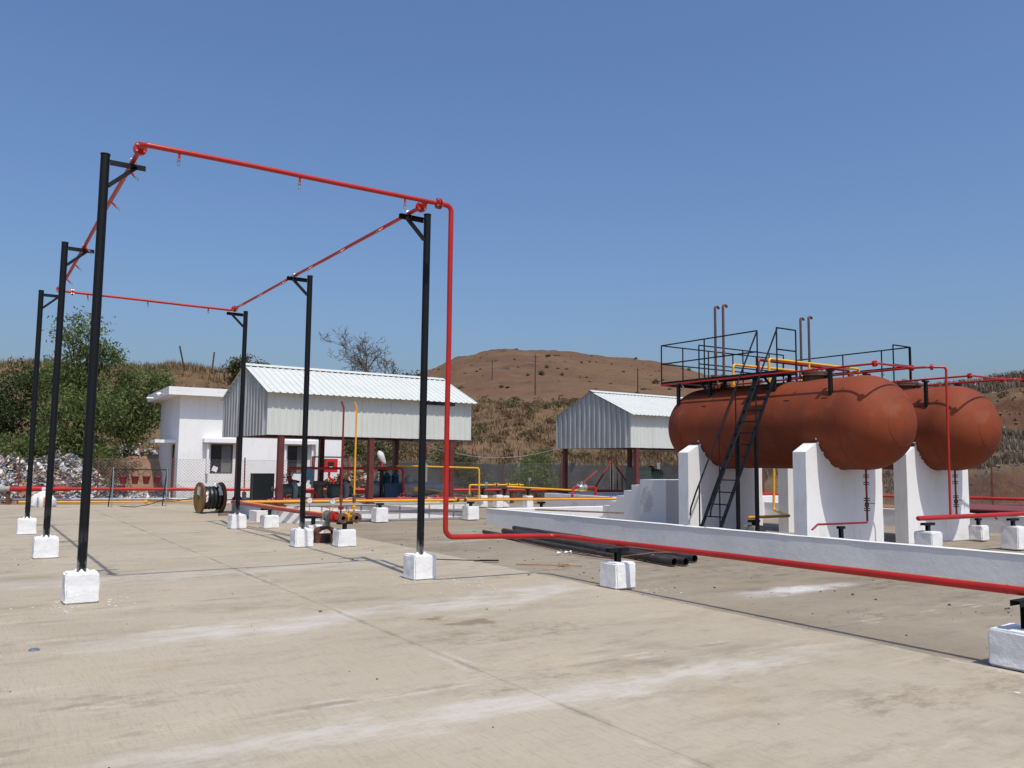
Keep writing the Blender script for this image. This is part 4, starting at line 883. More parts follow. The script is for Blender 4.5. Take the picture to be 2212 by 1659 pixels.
# hose station : red and yellow lines
pair = [('red_pipe', 'dusty red pipe with flanged end at the tanker hose station', 'red_dusty', 0.0, .039), ('yellow_pipe', 'yellow pipe with flanged end at the tanker hose station, along the plinth', 'yellow_paint', .26, .031)]
for nm, lab, mt, dx, rr in pair:
    t = thing(nm, lab, 'pipe', (6.0+dx, 17, 0)); x0 = 5.96+dx
    if nm == 'red_pipe': pts = [(x0, 14.95, .53), (5.60, 20.9, .555), (5.58, 21.02, .56)]; ypl = 20.72; pts = [(x0, 15.3, .53), (5.52, 21.05, .56), (16.8, 20.05, .535)]
    else: pts = [(x0, 15.15, .53), (x0-.02, 15.6, .53), (5.93, 17.0, .54), (5.72, 20.86, .565), (16.8, 19.8, .525)]
    MB().tube(fillet(pts, .14, 5), rr, 14).build('run', mt, t)
    # end fittings
    e = Vector((x0, 14.95, .53)); ax = Vector((0, -1, 0)); dark = 'red_paint' if dx == 0 else 'yellow_paint'
    e2 = e+Vector((0, .44, 0)) if dx == 0 else e+Vector((0, .12, 0))
    if dx == 0:
        vb = MB(); vb.lathe(e2, ax, [(-.30, .045), (-.29, .105), (-.255, .105), (-.254, .07), (-.2, .09), (-.11, .09), (-.06, .07), (-.059, .105), (-.025, .105), (-.024, .05)], 22)
        vb.lathe(e2+Vector((0, .165, 0)), (-.25, 0, -1), [(.05, .055), (.17, .055), (.171, .08), (.20, .08)], 14); v_ = vb.build('ball_valve', 'cast_grey', t)
        b_ = MB(); bolts(b_, e2+Vector((0, .272, 0)), ax, .082, 6, .010, .03); bolts(b_, e2+Vector((0, .042, 0)), ax, .082, 6, .010, .03); b_.build('bolts', 'steel_bright', v_)
        MB().lathe(e2, ax, [(-.02, .10), (.02, .10), (.021, .06), (.10, .06), (.101, .10), (.13, .10), (.131, .05)], 22).build('check_valve', 'flange_brown', t)
        MB().lathe(e, ax, [(-.36, .05), (-.30, .098), (-.27, .098), (-.269, .06), (.098, .06)], 22, True, False).build('spool', dark, t)
    else:
        v_ = MB().lathe(e2, ax, [(-.22, .036), (-.21, .09), (-.18, .09), (-.179, .06), (-.10, .075), (-.02, .075), (.0, .09), (.03, .09), (.031, .06), (.218, .06)], 22, True, False).build('ball_valve', dark, t)
    hz_ = e2+Vector((0, .14, .08)); MB().tube(fillet([hz_, hz_+Vector((0, 0, .07)), hz_+Vector((-.05, .16, .085)), hz_+Vector((-.08, .26, .085))], .03, 4), .009, 6).build('valve_handle', 'handle_red', t)
    fl = MB().lathe(e, ax, [(.10, .042), (.10, .095), (.125, .095), (.126, .04), (.09, .038)], 24, False, False); f_ = fl.build('end_flange', 'flange_brown', t)
    MB().lathe(e, ax, [(.126, .0405), (.03, .040), (.029, .0)], 16, False, False).build('bore_shade', 'dark_inside', f_)  # near-black cup, the shade inside the pipe end put into its colour
    b_ = MB(); bolts(b_, e+ax*.115, ax, .072, 4, .010, .016); b_.build('bolts', 'steel_bright', f_)
    # riser
    r0 = e+Vector((0, .02, 0)); rp = [r0, r0+Vector((0, 0, 2.06)), r0+Vector((-.05, .0, 2.19))]
    vv = MB(); vv.lathe(r0, (0, 0, 1), [(.15, .02), (.152, .052), (.175, .052), (.18, .025), (.19, .052), (.212, .052), (.215, .018), (.30, .018)], 14); vv.build('riser_flange', dark if dx else 'dark_red', t)
    MB().tube(rp[:1]+[r0+Vector((0, 0, .16))], .016, 8).build('riser_foot', dark if dx else 'dark_red', t)
    bv = MB(); bv.box(r0+Vector((0, 0, .33)), (.05, .05, .085)); bv.cyl(r0+Vector((0, 0, .28)), r0+Vector((0, 0, .42)), .026, n=8); bv.build('riser_valve', 'flange_brown', t)
    MB().tube([r0+Vector((-.03, 0, .37)), r0+Vector((-.11, .02, .36)), r0+Vector((-.16, .02, .335))], .015, 6, [.006, .012, .014]).build('riser_handle', 'handle_red', t)
    MB().tube(fillet([r0+Vector((0, 0, .41))]+rp[1:], .05, 3), .017, 10).build('riser', 'dark_red' if dx == 0 else 'yellow_paint', t)
    # gauge
    gy_ = 16.5 if dx == 0 else 15.95; gp0 = Vector((x0-(.03 if dx == 0 else .02)-.02*(gy_-14.95), gy_, .56)); MB().tube([gp0, gp0+Vector((0, 0, .16))], .007, 6).build('gauge_stem', dark if dx else 'dark_red', t)
    gd = MB().lathe(gp0+Vector((0, 0, .23)), (-.25, -1, 0), [(-.03, .058), (.0, .062), (.012, .062), (.012, .053)], 18, True, False); go = gd.build('gauge', 'cast_grey', t)
    MB().lathe(gp0+Vector((0, 0, .23)), (-.25, -1, 0), [(.008, .0), (.0085, .053)], 18, False, False).build('gauge_dial', 'gauge_face', go)
    nd = MB(); c = gp0+Vector((0, 0, .23))+Vector((-.25, -1, 0)).normalized()*.0105; nd.bar(c+Vector((.012, -.003, -.018)), c+Vector((-.03, .008, .03)), .004, .001, (.25, 1, 0)); nd.build('needle', 'dark_inside', go, False)
support('white block and black post under the flanged hose ends', (6.05, 14.98), .0, .32, .485, .34, .30, 'pipe supports along the hose lines', 4)
support('white block behind the brown steel case', (6.08, 16.75), .02, .28, .485, .34, .42, 'pipe supports along the hose lines', 5)
support('white block with black tee halfway along the hose pipes', (6.10, 19.75), .05, .30, .49, .34, .42, 'pipe supports along the hose lines', 6)
support('white block propping the yellow pipe at the middle of the plinth', (9.24, 20.48), .0, .38, .52, .34, .2, 'pipe supports along the plinth', 7)
support('white block propping the yellow pipe at the right end of the plinth', (11.9, 20.3), .0, .37, .52, .36, .2, 'pipe supports along the plinth', 8)
support('low white block propping the yellow pipe behind the low wall corner', (14.1, 20.0), .0, .2, .5, .3, .24, 'pipe supports along the plinth', 9)
# yellow line fittings by the shed
yf = thing('yellow_manifold', 'yellow pipe loop with brown flanges rising beside the left shed', 'pipe', (12.1, 20.5, 0))
MB().tube(fillet([(12.16, 20.28, .56), (12.16, 20.3, 1.43), (10.9, 21.6, 1.46), (10.5, 22.2, 1.46)], .07, 5), .022, 10).build('riser', 'yellow_paint', yf)
for x in (11.42, 11.76):
    q = MB(); flange(q, (x, 20.33, .553), (1, -.1, 0), .075, .03, 18); q.build('flange', 'yellow_paint' if x < 11.6 else 'yellow_paint', yf)
MB().lathe((11.45, 20.325, .553), (1, -.1, 0), [(0, .05), (.06, .06), (.1, .035), (.2, .035), (.24, .06), (.3, .05)], 14).build('valve_body', 'flange_brown', yf)
# small manifold with gauges between the sheds
ym = thing('gauge_manifold', 'yellow manifold with round gauges on white blocks between the sheds', 'pipe', (15.6, 25.3, 0))
MB().tube(fillet([(14.95, 25.6, .45), (14.95, 25.6, .79), (16.2, 25.4, .79), (17.0, 25.25, .79)], .06, 4), .03, 10).build('pipe', 'yellow_paint', ym)
MB().tube([(16.2, 25.1, .74), (19.6, 24.3, .56)], .03, 10).build('pipe', 'yellow_paint', ym)
for x, y, z in ((15.9, 25.45, .79), (16.35, 25.38, .79), (16.75, 25.3, .77)):
    q = MB(); flange(q, (x, y, z), (1, -.15, 0), .075, .03, 14); flange(q, (x+.1, y-.015, z), (1, -.15, 0), .075, .03, 14); q.build('flange', 'yellow_paint', ym)
    MB().lathe((x+.02, y, z), (1, -.15, 0), [(0, .04), (.03, .06), (.06, .04)], 10).build('valve', 'rust_brown', ym)
for x, y, z in ((15.4, 25.2, .8), (17.1, 25.0, .95)):
    q = MB().cyl((x, y, z-.2), (x, y, z), .008, n=6); q.lathe((x, y, z+.05), (-.4, -1, 0), [(-.02, .06), (.01, .062)], 14); q.build('gauge', 'galvanised', ym)
for i, (x, y, h) in enumerate(((15.55, 25.7, .42), (15.95, 25.3, .44), (16.35, 25.5, .4), (16.9, 24.8, .42))):
    support(['leftmost white block of the gauge manifold', 'second white block of the gauge manifold', 'third white block of the gauge manifold, set back', 'rightmost white block of the gauge manifold'][i], (x, y), .03*i, h, h+.28 if i != 1 else h+.2, .28, .2, 'gauge manifold blocks', 20+i)

# red fence-side main
fm_ = thing('fire_main', 'thick red fire main running along the back fence', 'pipe', (8, 31, 0))
MB().tube(fillet([(1.9, 32.75, .53), (6.7, 31.0, .53), (16.8, 28.5, .5), (22.2, 27.15, .47), (29.9, 16.6, .52), (33.5, 8.5, .52)], .5, 5), .056, 14).build('run', 'red_paint', fm_)
MB().lathe((1.05, 32.95, .53), (1, -.25, 0), [(0, .10), (.15, .11), (.17, .09), (.30, .085)], 16).build('blind_end', 'concrete_grey', fm_)
MB().lathe((1.35, 32.88, .53), (1, -.25, 0), [(0, .075), (.05, .09), (1.7, .088), (1.85, .056)], 16).build('wide_end', 'red_paint', fm_)
v_ = MB().lathe((2.55, 32.6, .56), (0, 0, 1), [(-.16, .10), (-.1, .12), (.08, .12), (.12, .06), (.3, .05), (.34, .07), (.38, .05)], 14).build('hydrant_valve', 'blue_machine', fm_)
for i, (x, y) in enumerate(((1.3, 32.95), (8.5, 30.6), (13.0, 29.5), (18.4, 28.15), (20.4, 27.65))): MB().mm(x-.06, x+.06, y-.06, y+.06, -.05, .44).build('prop', 'rust_brown', fm_, False)
yl = thing('ground_pipe', 'thin yellow pipe lying on the ground along the left fence', 'pipe', (4, 31.7, 0))
MB().tube([(1.6, 32.6, .10), (4.5, 31.85, .09), (7.2, 31.3, .09)], .035, 10).build('run', 'yellow_paint', yl)
MB().lathe((5.35, 31.65, .09), (1, -.2, 0), [(0, .05), (.05, .07), (.09, .05)], 10).build('coupling', 'yellow_paint', yl)
gl = thing('ground_pipe', 'grey steel pipe lying behind the yellow ground pipe', 'pipe', (4, 32.2, 0)); MB().tube([(1.0, 33.2, .17), (4.5, 32.3, .16), (8.6, 31.4, .16)], .05, 10).build('run', 'galvanised', gl)
q = thing('marker_block', 'small white block on the yellow ground pipe', 'block', (3.55, 32.0, 0)); meshobj('block', rough_block(.24, .24, .42, 31), 'whitewash_rough', local(q))

# ------------------------------------------------------------------ tanks
def tank(label, xc, zc, R, y0, y1, seed, manhole_y, group='rust red storage tanks'):
    t = thing('storage_tank', label, 'tank', (xc, (y0+y1)/2, 0), group); n = 64; prof = []
    k = 16; DEP = R*.94
    for i in range(k+1): a = PI/2*i/k; prof.append((y0-DEP*math.cos(a), max(.001, R*math.sin(a))))
    for i in range(1, 6): prof.append((y0+(y1-y0)*i/6, R))
    for i in range(k, -1, -1): a = PI/2*i/k; prof.append((y1+DEP*math.cos(a), max(.001, R*math.sin(a))))
    m = MB().lathe((xc, 0, zc), (0, 1, 0), prof, n, False, False)
    for v in m.v:
        dv = noise.noise(v*.9+Vector((seed, 0, 0)))*.006; v.x += (v.x-xc)*dv; v.z += (v.z-zc)*dv
    m.build('shell', 'tank_primer', t, True, 60)
    for yy in (y0+.02, y0+(y1-y0)*.36, y0+(y1-y0)*.70, y1-.02): MB().lathe((xc, yy-.006, zc), (0, 1, 0), [(0, R+.0005), (.003, R+.0055), (.009, R+.0055), (.012, R+.0005)], n, False, False).build('weld_seam', 'tank_primer', t)
    a = math.radians(30); rr = R*math.sin(a); yy = y0-DEP*math.cos(a)
    MB().lathe((xc, yy, zc), (0, 1, 0), [(.003, rr-.010), (-.0045, rr), (.0, rr+.004), (.010, rr+.008)], 48, False, False).build('head_weld', 'tank_primer', t)
    zt = zc+R; my = manhole_y
    mh = MB().lathe((xc, my, zt-.06), (0, 0, 1), [(0, .235), (.13, .235), (.131, .31), (.165, .31), (.166, .29), (.176, .29), (.177, .31), (.215, .31), (.216, .30)], 32).build('manhole', 'flange_brown', t)
    b_ = MB()
    for i in range(16): aa = 2*PI*i/16; b_.cyl((xc+.275*math.cos(aa), my+.275*math.sin(aa), zt+.04), (xc+.275*math.cos(aa), my+.275*math.sin(aa), zt+.20), .013, n=6)
    b_.build('manhole_bolts', 'rust_brown', mh)
    MB().tube(fillet([(xc-.09, my, zt+.155), (xc-.09, my, zt+.235), (xc+.09, my, zt+.235), (xc+.09, my, zt+.155)], .03, 3), .009, 6).build('lid_handle', 'rust_brown', mh)
    for yy in (y0+.33, y1-.4):
        q = MB().prism([(xc-.05, yy-.015, zt-.03), (xc+.09, yy-.015, zt-.03), (xc+.09, yy-.015, zt+.06), (xc+.06, yy-.015, zt+.11), (xc, yy-.015, zt+.11), (xc-.04, yy-.015, zt+.06)], (0, .03, 0)); q.build('lifting_lug', 'tank_primer', t, False)
    for yy in (y0+.85, y1-.55): MB().lathe((xc+.06, yy, zt-.05), (0, 0, 1), [(0, .05), (.12, .05), (.121, .10), (.145, .10), (.146, .1), (.17, .1)], 16).build('nozzle', 'flange_brown', t)
    for yy in (y0+.35, y0+1.25, y0+2.35, y0+3.5):
        a = math.radians(150); q = MB(); p = Vector((xc+(R+.004)*math.cos(a), yy, zc+(R+.004)*math.sin(a))); q.box(p, (.012, .13, .022), m=Matrix.Rotation(-(PI-a)*0-1.05, 3, 'Y')); q.build('clip', 'weld_dark', t, False)
    # drain line
    yd = y0+.05; dr = MB(); dr.tube([(xc, yd, zc-R+.02), (xc, yd, .56)], .02, 10); 
    dr.build('drain_pipe', 'dark_red', t)
    for z in (zc-R-.10, zc-R-.24, .98, .79):
        q = MB(); flange(q, (xc, yd, z), (0, 0, 1), .055, .018, 14); flange(q, (xc, yd, z-.04), (0, 0, 1), .055, .018, 14); q.build('drain_flange', 'rust_brown', t)
    q = MB().lathe((xc, yd, .86), (0, 0, 1), [(-.05, .02), (-.03, .04), (.03, .04), (.05, .02)], 10); q.tube([(xc, yd, .885), (xc+.03, yd-.03, .89), (xc+.17, yd-.06, .885)], .007, 6); q.build('drain_valve', 'rust_brown', t)
    return t, zt
R1, ZC = .918, 2.447
T1, ZT = tank('rust red tank with ladder and platform, in front', 14.62, ZC, R1, 9.80, 13.99, 1, 10.96)
T2, _ = tank('rust red tank behind, at the right, crossed by a thin red downpipe', 18.03, ZC, R1, 9.95, 14.06, 2, 11.1)
def drain_tail(t, xc, yd, sg):
    x1 = xc+sg*1.5; MB().tube(fillet([(xc, yd, .60), (xc, yd, .52), (x1, yd, .53), (x1+sg*.16, yd, .44)], .04, 4), .02, 10).build('drain_tail', 'dark_red', t)
drain_tail(T1, 14.62, 9.85, -1); drain_tail(T2, 18.03, 10.0, 1)
support('black stub on a flat white pad under the front tank drain pipe', (13.8, 9.85), 0, .10, .505, .42, .16, 'drain pipe supports', 30)
support('white block carrying the second tank drain pipe', (18.9, 10.0), 0, .33, .505, .30, .16, 'drain pipe supports', 31)
def vent(t, x, y, zb, zt_, sg=1):
    MB().tube(fillet([(x, y, zb), (x, y, zt_), (x+sg*.11, y-.0, zt_), (x+sg*.13, y, zt_-.05)], .055, 5), .030, 12).build('vent_pipe', 'vent_brown', t)
    MB().lathe((x, y, zb+.55), (0, 0, 1), [(0, .030), (.005, .037), (.10, .037), (.105, .030)], 12, False, False).build('vent_socket', 'vent_brown', t)
    MB().lathe((x, y, zb), (0, 0, 1), [(-.09, .03), (-.085, .075), (-.06, .075), (-.058, .075), (-.035, .075), (-.03, .03)], 14).build('vent_flange', 'flange_brown', t)
    q = MB().lathe((x, y, zb-.22), (0, 0, 1), [(-.15, .04), (.0, .055), (.1, .04)], 10); q.build('safety_valve', 'flange_brown', t)
vent(T1, 14.72, 13.78, 3.60, 5.34); vent(T1, 14.72, 13.53, 3.60, 5.34)
vent(T2, 17.9, 13.82, 3.60, 5.40); vent(T2, 17.9, 13.57, 3.60, 5.40)

# saddles
def saddle(label, xc, yf, th=.30, wd=2.42):
    t = thing('concrete_saddle', label, 'saddle', (xc, yf+th/2, 0), 'white concrete tank saddles'); x0, x1 = xc-wd/2, xc+wd/2; zl = 1.86; R = R1+.012
    zp = 2.04; hx = math.sqrt(R*R-(ZC-zp)**2); a0 = math.atan2(zp-ZC, hx); a1 = -PI-a0; k = 18
    cols = sorted([x0, x1, x0+.03, x1-.03, xc-hx-.03, xc+hx+.03]+[xc+R*math.cos(a0+(a1-a0)*i/k) for i in range(k+1)]); m = MB()
    def top(x):
        e = abs(x-xc)
        if e >= hx-1e-6: return zl+(zp-zl)*max(0, min(1, (wd/2-e)/(wd/2-hx-.03)))
        return ZC-math.sqrt(max(0, R*R-e*e))
    nz = 8
    for x in cols:
        for j in range(nz+1):
            z = -.05+(top(x)+.05)*j/nz
            for yy in (yf, yf+th):
                p = Vector((x, yy, z)); p += noise.noise_vector(p*2.1)*.006*Vector((0, 1, 0)).y if False else noise.noise_vector(p*2.1)*.004; m.v.append(p)
    c = (nz+1)*2; K = len(cols)
    for i in range(K-1):
        for j in range(nz):
            for s_ in (0, 1): m.f.append((i*c+2*j+s_, (i+1)*c+2*j+s_, (i+1)*c+2*j+2+s_, i*c+2*j+2+s_))
        m.f.append((i*c+2*nz, (i+1)*c+2*nz, (i+1)*c+2*nz+1, i*c+2*nz+1))
    for i in (0, K-1):
        for j in range(nz): m.f.append((i*c+2*j, i*c+2*j+1, i*c+2*j+3, i*c+2*j+2))
    o = m.build('saddle_wall', 'wall_white', t, True, 30)
    rng = random.Random(int(xc*10)); f = MB()
    for sg in (-1, 1):
        for i in range(14):
            a = (a1 if sg < 0 else a0)+(-sg if sg < 0 else -sg)*rng.uniform(-.12, .9)*(-1 if sg < 0 else 1)*(1 if sg > 0 else -1); p = Vector((xc+(R-.008)*math.cos(a), yf+rng.uniform(.0, .02), ZC+(R-.008)*math.sin(a))); s = rng.uniform(.012, .035); f.box(p, (s*1.6, s, s), rng.uniform(0, 3))
    f.build('mortar_lip', 'whitewash_rough', t, False, kind='stuff'); return t
saddle('white concrete saddle under the near end of the front tank', 14.62, 10.30); saddle('white concrete saddle under the far end of the front tank, behind the ladder', 14.62, 13.40)
saddle('white concrete saddle under the near end of the right tank', 18.03, 10.37); saddle('white concrete saddle under the far end of the right tank', 18.03, 13.45)

# spray rings on the tanks
def ring(label, xc, y0, y1, hw, z, mat, loops):
    t = thing('spray_ring', label, 'pipe', (xc, (y0+y1)/2, z)); MB().tube(fillet([(xc-hw, (y0+y1)/2, z), (xc-hw, y0, z), (xc+hw, y0, z), (xc+hw, y1, z), (xc-hw, y1, z), (xc-hw, (y0+y1)/2, z)], .05, 4), .0205, 12).build('ring_pipe', mat, t)
    for p, ax in (((xc-hw, y0+.07, z), (0, 1, 0)), ((xc+hw, y0+.07, z), (0, 1, 0)), ((xc-hw, y0+.035, z), (0, 1, 0)), ((xc+hw, y0+.035, z), (0, 1, 0))):
        q = MB(); flange(q, p, ax, .058, .02, 20); o = q.build('flange', mat, t); b_ = MB(); bolts(b_, p, ax, .042, 4, .008, .018, .785); b_.build('bolts', 'dark_red', o)
    for yy in (y0+1.0, (y0+y1)/2, y1-.6):
        for sg in (-1, 1):
            xx = xc+sg*hw; dxx = xx-(14.62 if xc < 16 else 18.03); zs_ = ZC+math.sqrt(R1*R1-dxx*dxx); q = MB(); q.mm(xx-.035, xx+.035, yy-.03, yy+.03, zs_-.01, z-.062); q.build('stub_post', 'black_paint', t, False)
            q = MB(); q.mm(xx-.09, xx+.09, yy-.035, yy+.035, z-.06, z-.028); q.build('stub_bar', 'black_paint', t, False)
    for i in range(5):
        for sg in (-1, 1):
            p = Vector((xc+sg*hw, y0+.6+i*1.1, z)); d = Vector((-sg*.5, 0, -.8)).normalized(); q = MB().cyl(p+d*.02, p+d*.07, .01, n=6); q.lathe(p+d*.07, d, [(0, .014), (.03, .014), (.035, .02)], 8); q.build('spray_head', 'galvanised', t)
    return t
RG1 = ring('red spray ring on top of the front tank', 14.45, 9.05, 14.75, .58, 3.475, 'red_paint', 0)
RG2 = ring('red spray ring on top of the right tank', 17.87, 9.12, 14.75, .64, 3.475, 'red_paint', 0)
MB().tube(fillet([(15.03, 9.08, 3.475), (15.10, 8.86, 3.474), (15.34, 8.6, 3.47), (15.30, 8.6, .72)], .06, 5), .0225, 12).build('feed_pipe', 'red_paint', RG1)
q = MB(); flange(q, (15.16, 8.79, 3.474), (.6, -.8, 0), .056, .022, 18); flange(q, (15.175, 8.77, 3.474), (.6, -.8, 0), .056, .022, 18); q.build('feed_flange', 'red_paint', RG1)
MB().tube(fillet([(18.51, 9.15, 3.475), (18.6, 8.95, 3.474), (20.6, 8.55, 3.47), (20.6, 8.55, .7)], .06, 5), .0225, 12).build('feed_pipe', 'red_paint', RG2)
q = MB(); flange(q, (18.85, 8.9, 3.474), (1, -.2, 0), .056, .03, 18); q.build('feed_flange', 'red_paint', RG2)
hd = thing('spray_header', 'thick red header pipe with a blanked end on blocks before the right tank', 'pipe', (16, 8.6, 0))
MB().tube([(14.27, 8.6, .685), (21.5, 8.5, .685)], .044, 16).build('run', 'red_paint', hd); MB().lathe((14.27, 8.6, .685), (-1, 0, 0), [(0, .044), (.02, .038), (.03, .018)], 16).build('end_cap', 'red_paint', hd)
support('white block under the blanked end of the red header', (14.55, 8.6), 0, .45, .63, .34, .34, 'header pipe blocks', 40)
support('white block under the red header at the right edge of the photo', (17.5, 8.58), 0, .45, .63, .34, .34, 'header pipe blocks', 41)

# product pipes between the tanks
pp = thing('product_pipe', 'yellow crossover pipe between the tank tops', 'pipe', (16.5, 12.45, 3.4))
MB().tube(fillet([(15.0, 12.45, 3.25), (15.0, 12.45, 3.98), (18.3, 12.45, 3.98), (18.3, 12.45, 3.3)], .06, 5), .030, 12).build('run', 'yellow_paint', pp); MB().tube([(16.4, 12.45, 3.98), (16.4, 12.45, 3.4)], .03, 10).build('leg', 'yellow_paint', pp)
p2_ = thing('product_pipe', 'lower yellow pipe rising behind the platform of the front tank', 'pipe', (15.5, 13.3, 3.4))
MB().tube(fillet([(14.84, 13.35, 3.22), (14.84, 13.35, 3.92), (17.2, 13.3, 3.92), (17.2, 13.3, 3.35), (16.2, 13.3, 3.2), (16.1, 13.3, .55), (14.9, 11.9, .52), (13.6, 11.9, .52)], .07, 5), .030, 12).build('run', 'yellow_paint', p2_)
q = MB(); flange(q, (14.84, 13.35, 3.66), (0, 0, 1), .08, .025, 16); flange(q, (14.84, 13.35, 3.40), (0, 0, 1), .08, .025, 16); flange(q, (14.84, 13.35, 3.44), (0, 0, 1), .08, .025, 16); q.build('flange', 'yellow_paint', p2_)
p3_ = thing('product_pipe', 'dark red crossover pipe beside the yellow one on the tank tops', 'pipe', (16.5, 12.65, 3.4))
MB().tube(fillet([(14.88, 12.65, 3.25), (14.88, 12.65, 3.97), (18.2, 12.65, 3.95), (18.2, 12.65, 3.3)], .07, 5), .034, 12).build('run', 'dark_red', p3_)
q = MB(); flange(q, (14.88, 12.65, 3.5), (0, 0, 1), .09, .03, 16); q.build('flange', 'rust_brown', p3_); MB().tube([(16.2, 12.65, 3.95), (16.2, 12.65, 3.4)], .03, 10).build('leg', 'dark_red', p3_)
support('dark grey block carrying the yellow pipe between the saddles', (13.9, 12.0), 0, .34, .485, .34, .3, 'bund pipe blocks', 50, white='concrete_grey')

# platform, crosswalk and ladder
PF = thing('access_platform', 'black steel platform with railings and ladder over the tanks', 'platform', (14.4, 13, 3.5)); bp = 'black_paint'
ZD = 3.545
def deck(x0, x1, y0, y1, z):
    m = MB(); m.mm(x0, x1, y0, y1, z-.008, z); m.build('deck_plate', bp, PF, False)
    f = MB(); f.mm(x0, x1, y0-.006, y0-.001, z-.05, z+.01); f.mm(x0, x1, y1+.001, y1+.006, z-.05, z+.01); f.mm(x0-.006, x0-.001, y0, y1, z-.05, z+.01); f.mm(x1+.001, x1+.006, y0, y1, z-.05, z+.01); f.build('deck_frame', bp, PF, False)
deck(13.94, 14.56, 11.36, 14.12, ZD); deck(13.94, 18.40, 14.2, 14.81, ZD); deck(17.70, 18.40, 11.15, 14.10, ZD-.06)
def rail(p0, p1, h=.90, posts=(0, 1), mids=(.5,), r=.016, z=ZD):
    a, b = Vector(p0+(z,)), Vector(p1+(z,)); L = (b-a).length
    for f in (1.,)+mids: MB().tube([a+Vector((0, 0, h*f)), b+Vector((0, 0, h*f))], r, 8).build('rail', bp, PF)
    for f in posts: q = a.lerp(b, f); MB().tube([q+Vector((0, 0, -.02)), q+Vector((0, 0, h))], r, 8).build('rail_post', bp, PF)
rail((13.95, 11.88), (13.95, 14.80), posts=(0, .52, 1)); rail((13.95, 11.37), (14.56, 11.37), posts=(0, 1))
rail((13.95, 14.80), (18.40, 14.80), posts=(.16, .36, .56, .76, 1)); rail((14.58, 14.18), (17.65, 14.18), posts=(0, .18, .5, .82, 1))
rail((18.40, 11.18), (18.40, 14.73), posts=(0, .2, .5, .85), z=ZD-.06); rail((17.71, 11.15), (18.40, 11.15), posts=(0, 1), z=ZD-.06)
for (x, y) in ((14.02, 11.5), (14.02, 13.3), (14.5, 11.5), (14.5, 13.3), (17.76, 11.4), (17.76, 13.2), (18.34, 11.4), (18.34, 13.2)):
    xc = 14.62 if x < 16 else 18.03; dx = x-xc; zs_ = ZC+math.sqrt(R1*R1-dx*dx); zt_ = ZD-.055 if x < 16 else ZD-.115
    q = MB(); q.mm(x-.03, x+.03, y-.03, y+.03, zs_-.02, zt_); q.build('stanchion', bp, PF, False)
    if zt_-zs_ > .15: MB().bar((x, y+.02, zs_+.02), (x, y+.3, zt_-.01), .04, .04).build('knee_brace', bp, PF, False)
LB, LT = Vector((12.0, 0, -.03)), Vector((13.91, 0, 3.52))
for y in (11.37, 11.86): MB().bar(LB+Vector((0, y, 0)), LT+Vector((0, y, 0)), .012, .085, (0, 1, 0)).build('stringer', bp, PF, False)
nr = 15
for i in range(nr):
    f = (i+.6)/nr; p = LB.lerp(LT, f); m = MB(); m.box((p.x, 11.615, p.z), (.085, .476, .02)); m.build('rung', bp, PF, False)
for y in (11.35, 11.88):
    o_ = Vector((0, y, .90)); pts = [Vector((11.93, y, .60)), Vector((11.95, y, .74)), LB.lerp(LT, .05)+o_, LT+o_+Vector((.03, 0, .0))]
    MB().tube(fillet(pts, .08, 4), .017, 8).build('handrail', bp, PF)
    for f in (.1, .40, .66): p = LB.lerp(LT, f)+Vector((0, y, 0)); MB().tube([p, p+Vector((0, 0, .90))], .014, 8).build('handrail_post', bp, PF)
for y in (11.37, 11.86): MB().mm(13.24, 13.30, y-.03, y+.03, -.03, 2.36).build('ladder_leg', bp, PF, False)

# ------------------------------------------------------------------ pipes lying on the apron
def loose(label, p0, p1, r):
    t = thing('loose_pipe', label, 'pipe', (p0[0], p0[1], 0), 'black steel pipes lying beside the low wall'); a, b = Vector(p0+(r,)), Vector(p1+(r,)); d = b-a
    MB().lathe(a, d, [(.02, r-.007), (0, r-.006), (0, r), (d.length, r), (d.length, r-.006), (d.length-.02, r-.007)], 20, False, False).build('barrel', 'loose_pipe', t)
    MB().lathe(a, d, [(.3, .0), (.301, r-.006)], 16, False, False).build('bore_shade', 'dark_inside', t)  # dark disc across the pipe, painted as the shade inside
loose('thick black pipe with open end, left of the pair by the wall', (9.47, 9.78), (10.25, 16.0), .062); loose('thick black pipe with open end, right of the pair by the wall', (9.66, 9.72), (10.45, 15.8), .062)
loose('thin black pipe lying outermost in the pile', (9.30, 10.95), (9.72, 15.6), .038); loose('thin black pipe second from outside in the pile', (9.36, 11.6), (9.85, 16.2), .042)
loose('black pipe lying against the foot of the low wall', (10.12, 9.98), (10.80, 15.6), .062); loose('short black pipe tucked behind the pile', (10.7, 11.9), (11.05, 16.8), .05)
lp = [o for o in COL.objects if o.name.startswith('loose_pipe')][0]; cmk = MB(); ax_ = Vector((.78, 6.22, 0)).normalized(); up_ = Vector((-.62, -.35, .70)).normalized(); sd_ = ax_.cross(up_).normalized(); c_ = Vector((9.47, 9.78, .062))+ax_*.62+up_*.0635
if sd_.z < 0: sd_ = -sd_
simple('chalk', (.42, .41, .38), None, 9, .9)
for (a0, b0, a1, b1) in ((.03, -.03, .03, .03), (-.01, .03, -.06, .03), (-.06, .03, -.03, -.03)):
    cmk.bar(c_+ax_*a0+sd_*b0*.8, c_+ax_*a1+sd_*b1*.8, .008, .002, up_)
cmk.build('chalk_mark', 'chalk', lp, False)
bl = thing('timber_bearer', 'dark timber bearer under the ends of the black pipes', 'timber', (10.3, 10.9, 0)); MB().box((10.25, 11.0, .03), (.7, .09, .06), .1).build('beam', 'wood_plank', bl, False)
